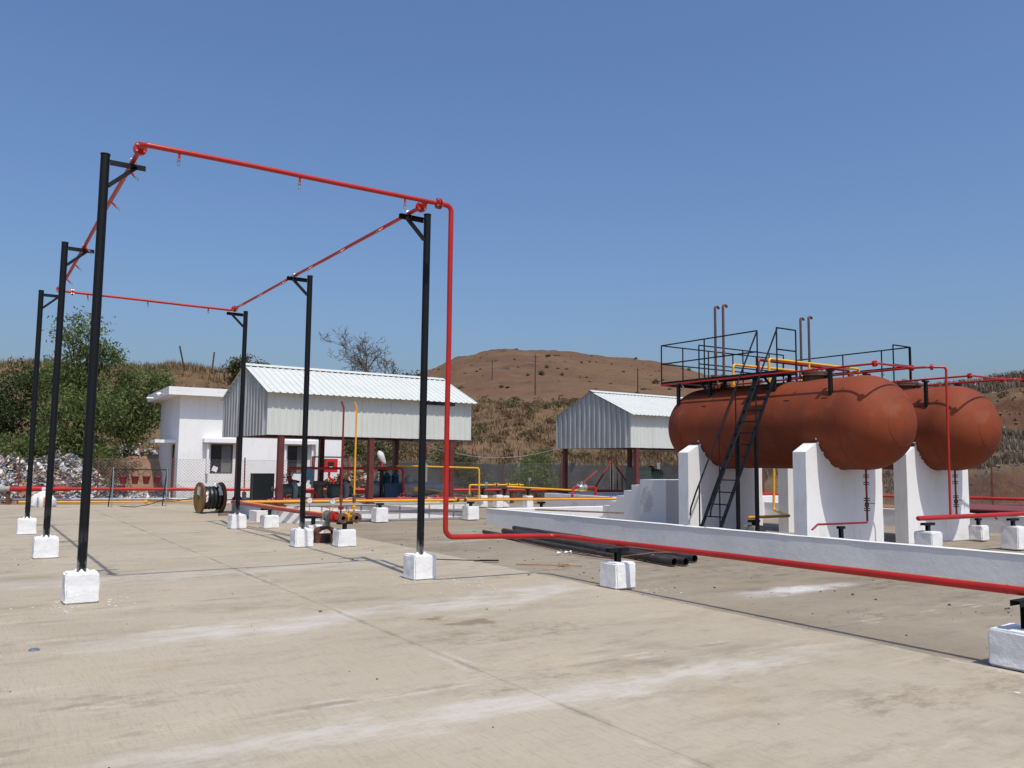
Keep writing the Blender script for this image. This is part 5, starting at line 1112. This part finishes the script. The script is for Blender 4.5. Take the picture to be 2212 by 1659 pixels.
hs = thing('garden_hose', 'thin brown hose trailing over the black pipes', 'hose', (9.2, 12, 0)); MB().tube([(9.75, 15.1, .02), (9.45, 14.0, .018), (9.2, 12.6, .018), (9.05, 11.6, .018), (9.1, 10.9, .03), (9.3, 10.45, .12), (9.6, 10.35, .15), (9.9, 10.3, .14)], .013, 8).build('hose', 'hose_brown', hs)
lt = MB(); rng = random.Random(9)
for k in range(6):
    p = Vector((8.95+rng.gauss(0, .1), 11.9+rng.gauss(0, .12), .03)); lt.add([p+Vector((rng.gauss(0, .05), rng.gauss(0, .05), rng.uniform(0, .05))) for _ in range(4)], [(0, 1, 2, 3)])
tag(lt.build('paper_scrap', 'paper', None, False), 'crumpled white paper scraps beside the black pipes', 'litter')
pk = thing('wooden_plank', 'weathered plank lying across the corner of the low wall', 'plank', (12.3, 16, .42)); MB().box((12.6, 16.3, .43), (.12, 2.3, .035), .52).build('board', 'wood_plank', pk, False)

# ------------------------------------------------------------------ cable drum
cd = thing('cable_drum', 'wooden cable drum wound with black cable and torn white wrapping', 'drum', (6.15, 25.9, 0)); ax = Vector((1, .12, 0)).normalized(); c0 = Vector((5.86, 25.86, .455))
sd = Vector((-ax.y, ax.x, 0))
for e, nmx in ((0, 'near'), (.62, 'far')):
    fl_ = MB().lathe(c0+ax*e, ax, [(0, .44), (0, .455), (.055, .455), (.055, .44)], 36, False, False); rim = fl_.build('rim', 'spool_edge', cd)
    K = 6
    for i in range(K):
        a0, a1 = -.452+.904*i/K+.003, -.452+.904*(i+1)/K-.003; pts = []
        for j in range(7): s_ = a0+(a1-a0)*j/6; pts.append((s_, math.sqrt(max(0, .452**2-s_*s_))))
        th = .6; e1 = sd*math.cos(th)+Vector((0, 0, 1))*math.sin(th); e2 = -sd*math.sin(th)+Vector((0, 0, 1))*math.cos(th)
        poly = [c0+ax*(e+.004)+e1*a+e2*b for a, b in pts]+[c0+ax*(e+.004)+e1*a-e2*b for a, b in pts[::-1]]
        MB().prism(poly, ax*(.046+.004*(i % 2))).build('plank', 'spool_wood', cd, False)
bd = MB().lathe(c0, ax, [(.055, .33)]+[(.055+.565*i/14, .335+.012*math.sin(i*2.2)) for i in range(1, 14)]+[(.62, .33)], 36)
for v in bd.v: v += noise.noise_vector(v*6)*.012
bd.build('cable_winding', 'black_cable', cd)
rg = MB(); rng = random.Random(4)
for (e, a0, a1, r0) in ((.56, .2, 1.9, .40), (.50, .9, 1.7, .42), (.58, -1.7, -1.2, .40), (.065, -.3, .5, .40)):
    k = 7; b = len(rg.v)
    for i in range(k+1):
        a = a0+(a1-a0)*i/k
        for j in range(2):
            rr = r0*(1+rng.gauss(0, .05)); ee = e+(-.10 if j and e > .1 else .06 if j else .0); rg.v.append(c0+ax*(ee+rng.gauss(0, .012))+(-sd*math.cos(a)*1+Vector((0, 0, 1))*math.sin(a))*rr)
    for i in range(k): rg.f.append((b+2*i, b+2*i+2, b+2*i+3, b+2*i+1))
rg.build('torn_wrapping', 'pale_wrap', cd, False)
lb = MB(); q = c0-ax*.003; lb.prism([q-sd*s_*.11+Vector((0, 0, z)) for s_, z in ((-1.2, .10), (.9, .07), (1.1, .32), (-1., .335))], -ax*.002); lb.build('paper_label', 'pale_wrap', cd, False)
MB().lathe(c0-ax*.006, ax, [(0, .045), (.004, .045)], 12).build('axle_hole_shade', 'dark_inside', cd)  # flat dark disc on the planks, painted as the shade of an axle hole
cl_ = thing('loose_cable', 'loose black cable end leading from the drum to the fence', 'cable', (5.4, 26.5, 0)); MB().tube([(5.8, 26.1, .45), (5.5, 26.9, .33), (5.3, 27.5, .37), (5.0, 28.6, .15), (4.7, 29.6, .02), (4.4, 30.4, .02)], .012, 6).build('cable', 'black_cable', cl_)
bk = thing('wood_offcut', 'small brown wood offcut beside the cable drum', 'wood', (6.3, 24.6, 0)); MB().box((6.3, 24.55, .035), (.34, .14, .07), .2).build('piece', 'wood_plank', bk, False)

# ------------------------------------------------------------------ fire buckets
bs = thing('bucket_stand', 'black and grey tube stand for the fire buckets', 'stand', (5, 30.3, 0))
for i, x in enumerate((4.13, 5.80)):
    for dy in (-.16, .16): MB().tube([(x-.08 if dy > 0 else x-.02, 30.3+dy, 0), (x, 30.3, 1.30)], .018, 8).build('leg', 'black_paint' if dy > 0 else 'galvanised', bs)
MB().tube([(4.1, 30.3, 1.23), (5.83, 30.3, 1.22)], .018, 8).build('top_bar', 'black_paint', bs)
for i, (x, lab) in enumerate(((4.43, 'leftmost red fire bucket on the stand'), (4.80, 'second red fire bucket from the left on the stand'), (5.15, 'third red fire bucket from the left on the stand'), (5.51, 'rightmost red fire bucket, tilted, nearest the white building'))):
    t = thing('fire_bucket', lab, 'bucket', (x, 30.3, .99), 'red fire buckets'); local(t); t.rotation_euler = (.05*i, .16 if i == 3 else .02*i-.03, 0)
    MB().lathe((0, 0, -.245), (0, 0, 1), [(0, .08), (.02, .085), (.235, .122), (.245, .128), (.25, .122)], 20, True, False).build('pail', 'bucket_red', t); MB().lathe((0, 0, -.02), (0, 0, 1), [(0, .115), (.025, .08), (.045, .02)], 16).build('lid', 'bucket_red', t)
    MB().tube([(.125*math.cos(a), 0, .0+.205*math.sin(a)) for a in [PI*k/12 for k in range(13)]], .006, 6).build('bail', 'black_paint', t)

# sack by the main
sk = thing('cement_sack', 'white sack with coloured stripes slumped on the ground at left', 'sack', (2.2, 31.0, 0)); m = MB().lathe((2.2, 31.05, 0), (0, 0, 1), [(0, .36), (.06, .40), (.22, .39), (.36, .30), (.44, .16), (.50, .05), (.58, .07), (.62, .03)], 22)
for v in m.v: v.y = 31.05+(v.y-31.05)*.6; v += noise.noise_vector(v*4)*.035*(1 if v.z > .01 else 0)
m.build('bag', 'sack_white', sk)
for dx, mt in ((-.16, 'sack_stripe_blue'), (.02, 'sack_stripe_red'), (.10, 'sack_stripe_blue')):
    s_ = MB(); 
    for i in range(6): z = .05+i*.055; x = 2.2+dx; yy = 31.05-.6*math.sqrt(max(.01, (.405 if z < .25 else .405-(z-.25)*.9)**2-dx*dx))-.028; s_.v += [Vector((x-.025, yy, z)), Vector((x+.025, yy, z))]
    s_.f = [(2*i, 2*i+1, 2*i+3, 2*i+2) for i in range(5)]; s_.build('stripe', mt, sk, False)
# brown steel case with loose strap near the hose blocks
bc = thing('steel_case', 'brown rusty steel case with bent lid between white blocks', 'case', (6.05, 15.9, 0))
MB().mm(5.78, 6.22, 15.75, 16.05, .0, .16).build('box', 'rust_brown', bc, False); lid_ = [(5.80, .165), (5.80, .22), (5.88, .285), (6.02, .315), (6.14, .29), (6.22, .22), (6.22, .165), (6.18, .165), (6.17, .205), (6.10, .245), (6.0, .262), (5.92, .24), (5.86, .20), (5.85, .165)]
MB().prism([(x_, 15.78, z_) for x_, z_ in lid_], (0, .24, 0)).build('bent_lid', 'rust_brown', bc, False)
for x_, z_, d_ in ((6.21, .21, .10), (6.14, .27, .12)): MB().bar((x_-.06, 15.8, z_), (x_+.06, 15.86, z_-d_*.5), .03, .02).build('loose_strap', 'flange_brown', bc, False)
MB().mm(5.97, 6.07, 15.742, 15.748, .01, .15).build('dark_band', 'dark_inside', bc, False)
# floor plate
fpl = thing('drain_cover', 'small round steel cap set in the yard at left', 'cover', (.58, 8.12, 0)); MB().lathe((.58, 8.12, 0), (0, 0, 1), [(.001, .045), (.008, .044), (.015, .034), (.016, .0)], 20, False, False).build('cap', 'galvanised', fpl)
# angle iron and rope on the yard
an = thing('angle_iron', 'dark bent angle iron lying on the yard beside the slab edge', 'metal scrap', (6.9, 11.8, 0)); MB().tube([(6.55, 12.3, .008), (7.1, 11.75, .012)], .008, 6).build('rod', 'barbed', an); MB().prism([(6.98, 11.78, .002), (7.36, 11.62, .002), (7.30, 11.54, .03), (7.05, 11.68, .03)], (0, 0, .006)).build('plate', 'barbed', an, False)
rp_ = thing('rope_scrap', 'short frayed orange rope lying on the concrete', 'rope', (7.7, 10.8, 0)); rng = random.Random(2)
MB().tube([(7.35+.11*i, 11.05-.09*i+rng.gauss(0, .025), .012) for i in range(8)], .009, 6).build('strand', 'rope_orange', rp_)
q = MB()
for k in range(14): a = rng.uniform(0, 6.28); q.tube([(7.95, 10.65, .01), (7.95+.05*math.cos(a), 10.65+.05*math.sin(a), .025), (7.95+.1*math.cos(a+.3), 10.65+.1*math.sin(a+.3), .008)], .006, 5)
q.build('frayed_end', 'rope_orange', rp_)

# ------------------------------------------------------------------ machines under the left shed
def pump(label, x, y):
    t = thing('motor_pump', label, 'pump', (x, y, .43), 'green motor pumps'); local(t)
    b = MB(); b.mm(-.42, .42, -.12, -.06, .002, .07); b.mm(-.42, .42, .06, .12, .002, .07); b.mm(-.42, -.36, -.059, .059, .002, .068); b.mm(.36, .42, -.059, .059, .002, .068); b.build('base_frame', 'black_paint', t, False)
    MB().lathe((-.34, 0, .30), (1, 0, 0), [(0, .17), (.03, .215), (.36, .215), (.39, .18)], 24).build('motor', 'green_machine', t)
    for k in range(8): a = k*PI/4+.2; MB().bar((-.30, .218*math.cos(a), .30+.218*math.sin(a)), (.0, .218*math.cos(a), .30+.218*math.sin(a)), .012, .03, (0, -math.sin(a), math.cos(a))).build('cooling_fin', 'green_machine', t, False)
    g_ = MB().lathe((.05, 0, .33), (1, 0, 0), [(0, .26), (.02, .295), (.10, .295), (.12, .26)], 26); g_.build('belt_guard', 'grey_machine', t)
    MB().lathe((.16, 0, .30), (1, 0, 0), [(0, .12), (.05, .16), (.15, .16), (.2, .1)], 20).build('casing', 'green_machine', t)
    MB().lathe((.36, 0, .30), (1, 0, 0), [(0, .10), (.03, .10), (.12, .045)], 16).build('reducer', 'dark_red', t)
    MB().tube(fillet([(.46, 0, .30), (.78, 0, .28), (.78, -.04, .05)], .06, 4), .035, 10).build('suction_pipe', 'red_paint', t)
    MB().tube([(.0, 0, .5), (.0, 0, .92)], .032, 10).build('discharge_pipe', 'dark_red', t)
    for z in (.60, .64, .74, .78): q = MB(); flange(q, (0, 0, z), (0, 0, 1), .10, .028, 16); q.build('flange', 'dark_red', t)
    MB().lathe((0, 0, .69), (0, 0, 1), [(-.045, .04), (-.03, .07), (.03, .07), (.045, .04)], 12).build('valve_body', 'dark_red', t)
    q = MB(); q.tube([(0, 0, .69), (-.2, -.02, .70)], .014, 6); q.build('valve_lever', 'dark_red', t)
    MB().tube([(.02, -.02, .60), (.14, -.06, .585), (.26, -.06, .57)], .035, 8, [.03, .045, .03]).build('elbow_cover', 'black_paint', t)
    MB().lathe((.0, -.08, .60), (0, -1, 0), [(0, .02), (.06, .02)], 8).build('valve_stub', 'dark_red', t)
    q = MB(); q.tube([Vector((-.1+.05*math.cos(a), 0, .52+.05*math.sin(a))) for a in [2*PI*i/10 for i in range(11)]], .007, 6); q.build('eye_bolt', 'black_paint', t)
    return t
pump('dark green motor pump at the left end of the left shed', 7.45, 22.5); pump('dark green motor pump in the middle of the left shed', 8.92, 22.5)
hp = thing('pump_header', 'dark red header pipe over the pumps under the left shed', 'pipe', (9, 22.5, .43)); MB().tube(fillet([(7.45, 22.5, 1.30), (7.45, 22.5, 1.37), (10.85, 22.5, 1.39), (10.85, 22.4, .55)], .08, 5), .036, 12).build('run', 'red_paint', hp)
MB().cyl((8.92, 22.5, 1.3), (8.92, 22.5, 1.38), .034).build('branch', 'red_paint', hp); q = MB(); q.mm(10.15, 10.22, 22.46, 22.54, .45, 1.30); q.mm(10.06, 10.31, 22.45, 22.55, 1.301, 1.345); q.build('stand', 'black_paint', hp, False)
cm = thing('gas_compressor', 'blue twin cylinder compressor under the left shed', 'compressor', (10.5, 22.8, .43)); local(cm)
MB().mm(-.95, .75, -.2, .2, .002, .08).build('skid', 'black_paint', cm, False)
MB().lathe((-.62, 0, .34), (1, 0, 0), [(0, .20), (.02, .25), (.40, .25), (.42, .22)], 24).build('motor', 'grey_machine', cm)
MB().mm(-.15, .38, -.17, .17, .081, .52).build('crankcase', 'blue_machine', cm, False)
for x in (-.02, .25):
    q = MB().lathe((x, 0, .521), (0, 0, 1), [(0, .115), (.03, .125)]+sum([[(.05+k*.035, .125), (.065+k*.035, .105)] for k in range(5)], [])+[(.24, .11), (.26, .07), (.30, .06)], 18); q.build('cylinder', 'blue_machine', cm)
MB().tube(fillet([(-.02, 0, .80), (-.02, 0, .92), (.25, 0, .92), (.25, 0, .80)], .05, 4), .018, 8).build('crossover', 'blue_machine', cm)
MB().mm(.381, .387, -.08, .08, .36, .46).build('name_plate', 'galvanised', cm, False)
rv = thing('wrapped_receiver', 'grey receiver vessel wrapped in plastic under the left shed', 'vessel', (11.7, 22.9, .43)); local(rv)
m = MB().lathe((-.78, 0, .33), (1, 0, 0), [(0, .12), (.06, .26), (.3, .27), (.75, .25), (1.1, .17), (1.5, .16), (1.55, .08)], 22)
for v in m.v: v += noise.noise_vector(v*5)*.03
m.build('wrapped_body', 'plastic_wrap', rv); q = MB().lathe((-.45, 0, .55), (0, 0, 1), [(0, .16), (.1, .15), (.2, .10)], 14)
for v in q.v: v += noise.noise_vector(v*7)*.03
q.build('wrapped_dome', 'plastic_wrap', rv)
q = MB().lathe((-.35, -.27, .34), (0, -1, 0), [(0, .06), (.02, .085), (.04, .085), (.06, .04)], 14); q.build('yellow_cap', 'yellow_paint', rv); MB().tube([(-.62, -.29, .34), (-.35, -.29, .34)], .012, 6).build('yellow_lead', 'yellow_paint', rv)
MB().tube([(-.0, -.28, .34), (.6, -.3, .26)], .022, 8).build('yellow_lead', 'yellow_paint', rv); MB().mm(-.7, .7, -.12, .12, .002, .09).build('skid', 'black_paint', rv, False)
gc = thing('switch_cabinet', 'dark green switch cabinet beside the left shed post', 'cabinet', (6.75, 22.6, .43)); q = MB().mm(6.48, 7.04, 22.5, 22.8, .435, 1.23); q.build('case', 'green_cabinet', gc, False); MB().mm(6.50, 7.02, 22.485, 22.498, .46, 1.21).build('door', 'green_cabinet', gc, False); MB().mm(6.97, 6.985, 22.470, 22.484, .78, .88).build('handle', 'galvanised', gc, False)
ch = thing('covered_drive', 'brown cloth draped over a stand beside the middle pump', 'cover', (8.38, 22.75, .43)); m = MB().lathe((8.38, 22.75, .44), (0, 0, 1), [(0, .15), (.30, .13), (.42, .15), (.50, .26), (.54, .24), (.58, .08)], 18)
for v in m.v: v += noise.noise_vector(v*6)*.02*(1 if v.z > .46 else 0)
m.build('cloth', 'cover_tan', ch)
rg_ = thing('blue_rag', 'pale blue rag hanging over the red pump header', 'rag', (7.95, 22.5, 1.1)); m = MB()
for i in range(7):
    for j in range(9):
        f = j/8; z = 1.42-abs(f-.25)*.62*(1+.25*math.sin(i*1.3)); m.v.append(Vector((7.78+i*.055, 22.5+(-.05 if f > .25 else .05)*(1 if abs(f-.25) > .08 else 0)+.02*math.sin(i*2+j), z)))
for i in range(6):
    for j in range(8): m.f.append((i*9+j, (i+1)*9+j, (i+1)*9+j+1, i*9+j+1))
m.build('cloth', 'cloth_blue', rg_)
tc = thing('tan_cloth', 'crumpled tan cloth lying on the edge of the plinth', 'cloth', (10.95, 21.0, .43)); m = MB(); n_ = 14
for i in range(n_):
    for j in range(7): u_, w_ = i/(n_-1), j/6; h_ = .13*math.sin(PI*u_)*math.sin(PI*w_); p = Vector((10.6+u_*.75, 20.9+w_*.25, .437+h_)); p.z += abs(noise.noise(p*9))*.06*math.sin(PI*u_)*math.sin(PI*w_); m.v.append(p)
for i in range(n_-1):
    for j in range(6): m.f.append((i*7+j, (i+1)*7+j, (i+1)*7+j+1, i*7+j+1))
m.build('cloth', 'cloth_tan', tc)
# red steel skid kerb along the plinth, with small valves
rk = thing('red_header', 'red header pipe along the plinth top with small valves', 'pipe', (9, 21.2, .43)); MB().tube([(6.6, 21.62, .56), (12.2, 21.3, .55)], .03, 12).build('run', 'red_dusty', rk)
for x in (6.75, 7.05, 10.3, 10.5, 11.5):
    q = MB().lathe((x, 21.45, .56), (1, -.06, 0), [(-.09, .07), (-.06, .07), (-.05, .04), (.05, .04), (.06, .07), (.09, .07)], 14); q.build('valve', 'red_dusty' if x != 10.5 else 'rust_brown', rk); MB().tube([(x, 21.45, .60), (x, 21.45, .68), (x+.1, 21.43, .70)], .007, 6).build('valve_lever', 'handle_red', rk)
# fire hose cabinet and its frame beyond the pumps
fc = thing('hose_cabinet', 'bright red fire hose cabinet on a frame seen through the left shed', 'cabinet', (11.9, 30.9, 0))
for x in (11.18, 12.62): MB().mm(x-.03, x+.03, 31.05, 31.11, 0, 1.75).build('frame_post', 'fence_red', fc, False)
MB().mm(11.2, 12.6, 31.06, 31.10, 1.70, 1.75).build('frame_bar', 'black_paint', fc, False)
cb_ = MB(); cb_.mm(11.62, 12.10, 30.85, 31.04, 1.14, 1.66); cbo = cb_.build('box', 'fire_red', fc, False); MB().mm(11.70, 11.95, 30.842, 30.848, 1.26, 1.54).build('window', 'glass_dark', cbo, False); MB().mm(11.76, 11.90, 30.838, 30.841, 1.27, 1.36).build('hose_coil', 'paper', cbo, False)
MB().tube(fillet([(11.8, 30.95, 1.14), (11.8, 30.95, .95), (12.0, 30.95, .80), (12.0, 30.95, .5)], .06, 4), .045, 10).build('feed_pipe', 'fire_red', fc)
wb = thing('white_sack', 'white sack hung over a red post behind the left shed', 'sack', (13.75, 30.4, 0)); MB().mm(13.72, 13.79, 30.35, 30.42, -.05, 1.72).build('post', 'red_dusty', wb, False)
m = MB().lathe((13.74, 30.38, 1.58), (-.28, 0, 1), [(-.12, .03), (-.05, .07), (.04, .11), (.2, .16), (.34, .13), (.42, .07), (.46, .0)], 14)
for v in m.v: v.y = 30.38+(v.y-30.38)*.45; v += noise.noise_vector(v*5)*.06+Vector((max(0, 1.9-v.z)*.25, 0, 0))
m.build('bag', 'sack_white', wb); MB().bar((13.85, 30.4, 1.5), (14.05, 30.4, .9), .02, .02).build('stick', 'wood_plank', wb, False)

# ------------------------------------------------------------------ compressors under the right shed
def genset(label, x, y, w_):
    t = thing('compressor_set', label, 'compressor', (x, y, .43), 'pale green compressors'); local(t)
    MB().prism([(0, -.3, .02), (.05, -.35, .02), (w_-.05, -.35, .02), (w_, -.3, .02), (w_, .3, .02), (0, .3, .02)], (0, 0, 1.02)).build('cabinet', 'pale_green', t, False)
    MB().mm(.06, w_-.06, -.362, -.352, .12, .95).build('door', 'pale_green', t, False); MB().mm(w_-.12, w_-.1, -.372, -.363, .5, .62).build('handle', 'black_paint', t, False)
    MB().lathe((w_+.02, 0, .62), (1, 0, 0), [(0, .25), (.06, .30), (.45, .30), (.5, .36), (.62, .36), (.68, .22)], 22).build('engine', 'pale_green', t)
    MB().lathe((w_+.25, 0, .9), (0, 0, 1), [(0, .14), (.12, .14), (.14, .08), (.2, .08)], 14).build('air_filter', 'black_paint', t); MB().mm(w_+.05, w_+.9, -.25, .25, .002, .2).build('skid', 'black_paint', t, False)
    for k in range(4): MB().mm(w_+.12+k*.09, w_+.14+k*.09, -.33, -.28, .3, .85).build('rib', 'pale_green', t, False)
genset('pale green compressor at the left under the right shed', 20.35, 23.2, .7); genset('pale green compressor at the right under the right shed', 24.1, 23.2, .6)
sh_ = thing('paper_notice', 'pale sheet tied to a post of the right shed', 'sheet', (19.6, 25.7, 1.3)); MB().box((19.42, 25.55, 1.42), (.2, .01, .36), m=Matrix.Rotation(.4, 3, 'Y')).build('sheet', 'grey_machine', sh_, False)
va = thing('steel_valve', 'bright steel valve on a red branch beside the right shed', 'valve', (18.3, 22.5, .5)); q = MB().lathe((17.6, 22.6, .78), (1, -.1, 0), [(-.17, .05), (-.16, .12), (-.12, .12), (-.11, .07), (0, .1), (.11, .07), (.12, .12), (.16, .12), (.17, .05)], 18); q.cyl((17.6, 22.6, .82), (17.6, 22.6, .98), .05); q.build('body', 'steel_bright', va)
MB().tube(fillet([(17.05, 22.4, .5), (17.25, 22.6, .78), (17.45, 22.6, .78)], .08, 4), .045, 10).build('branch', 'red_paint', va); MB().tube(fillet([(17.75, 22.58, .78), (18.15, 22.55, .78), (18.15, 22.5, .5)], .08, 4), .045, 10).build('branch', 'red_paint', va)
MB().bar((17.65, 22.55, .95), (18.1, 22.4, 1.35), .02, .05).build('lever', 'red_dusty', va, False)

# stack of red sheets beyond the right wall
rs_ = thing('sheet_stack', 'stack of flat red painted steel sheets beyond the second tank', 'steel sheets', (26.5, 13.5, 0)); random.seed(14)
for k in range(5): MB().box((26.6+random.uniform(-.2, .2), 13.2+random.uniform(-.2, .2), .20+k*.045), (3.6, 5.2, .035), random.uniform(-.05, .05)+.2).build('sheet', 'red_sheet', rs_, False)
for y in (11.5, 14.5): MB().box((26.6, y, .08), (3., .15, .17)).build('bearer', 'wood_plank', rs_, False)

# ------------------------------------------------------------------ small stuff on the ground
rng = random.Random(31); sp_ = MB()
for (x, y, n_, rad) in ((1.17, 10.4, 90, .34), (5.3, 10.25, 110, .36), (5.33, 15.05, 60, .36), (6.05, 14.8, 60, .3), (7.2, 8.2, 80, .3), (7.2, 3.2, 60, .32), (1.17, 15.2, 60, .34), (5.7, 9.7, 60, .4), (6.1, 19.5, 30, .3)):
    for k in range(n_):
        a = rng.uniform(0, 6.28); r = .17+abs(rng.gauss(0, rad)); px, py = x+math.cos(a)*r, y+math.sin(a)*r*.8; s = .004+.016*rng.random()**3
        if px > 7.02: z = -.009
        else: z = .002
        kk = 6; sp_.add([(px+s*math.cos(i*PI/3)*rng.uniform(.6, 1.4), py+s*math.sin(i*PI/3)*rng.uniform(.6, 1.4), z) for i in range(kk)], [tuple(range(kk))])
o = fastobj(sp_, 'paint_splashes', 'splash_white', None, 'stuff'); tag(o, 'white paint drips splashed around the white blocks', 'paint')
pb = MB()
for k in range(330):
    right = rng.random() < .86
    px, py = (rng.uniform(7.1, 11.6), rng.uniform(3, 18)) if right else (rng.uniform(-1, 7), rng.uniform(3, 20)); s = .006+.018*rng.random()**4
    if px > 11: py = min(py, 16)
    pb.lathe((px, py, -.012 if right else 0), (0, 0, 1), [(0, s), (s*.5, s*.8), (s*.8, s*.3)], 6)
o = fastobj(pb, 'pebbles', 'stone_small', None, 'stuff'); tag(o, 'tiny dark pebbles strewn over the concrete', 'pebbles')

# rough edge of soil at the far side of the yard
random.seed(1)
# guy wire sagging between the sheds
wr = thing('overhead_wire', 'thin grey wire sagging between the two sheds', 'wire', (12.4, 24.5, 2.2)); MB().tube([(12.2+6.9*f, 24.9+.9*f, 2.25-.9*math.sin(PI*f*.95)*.55) for f in [k/16 for k in range(17)]], .010, 5).build('wire', 'galvanised', wr)
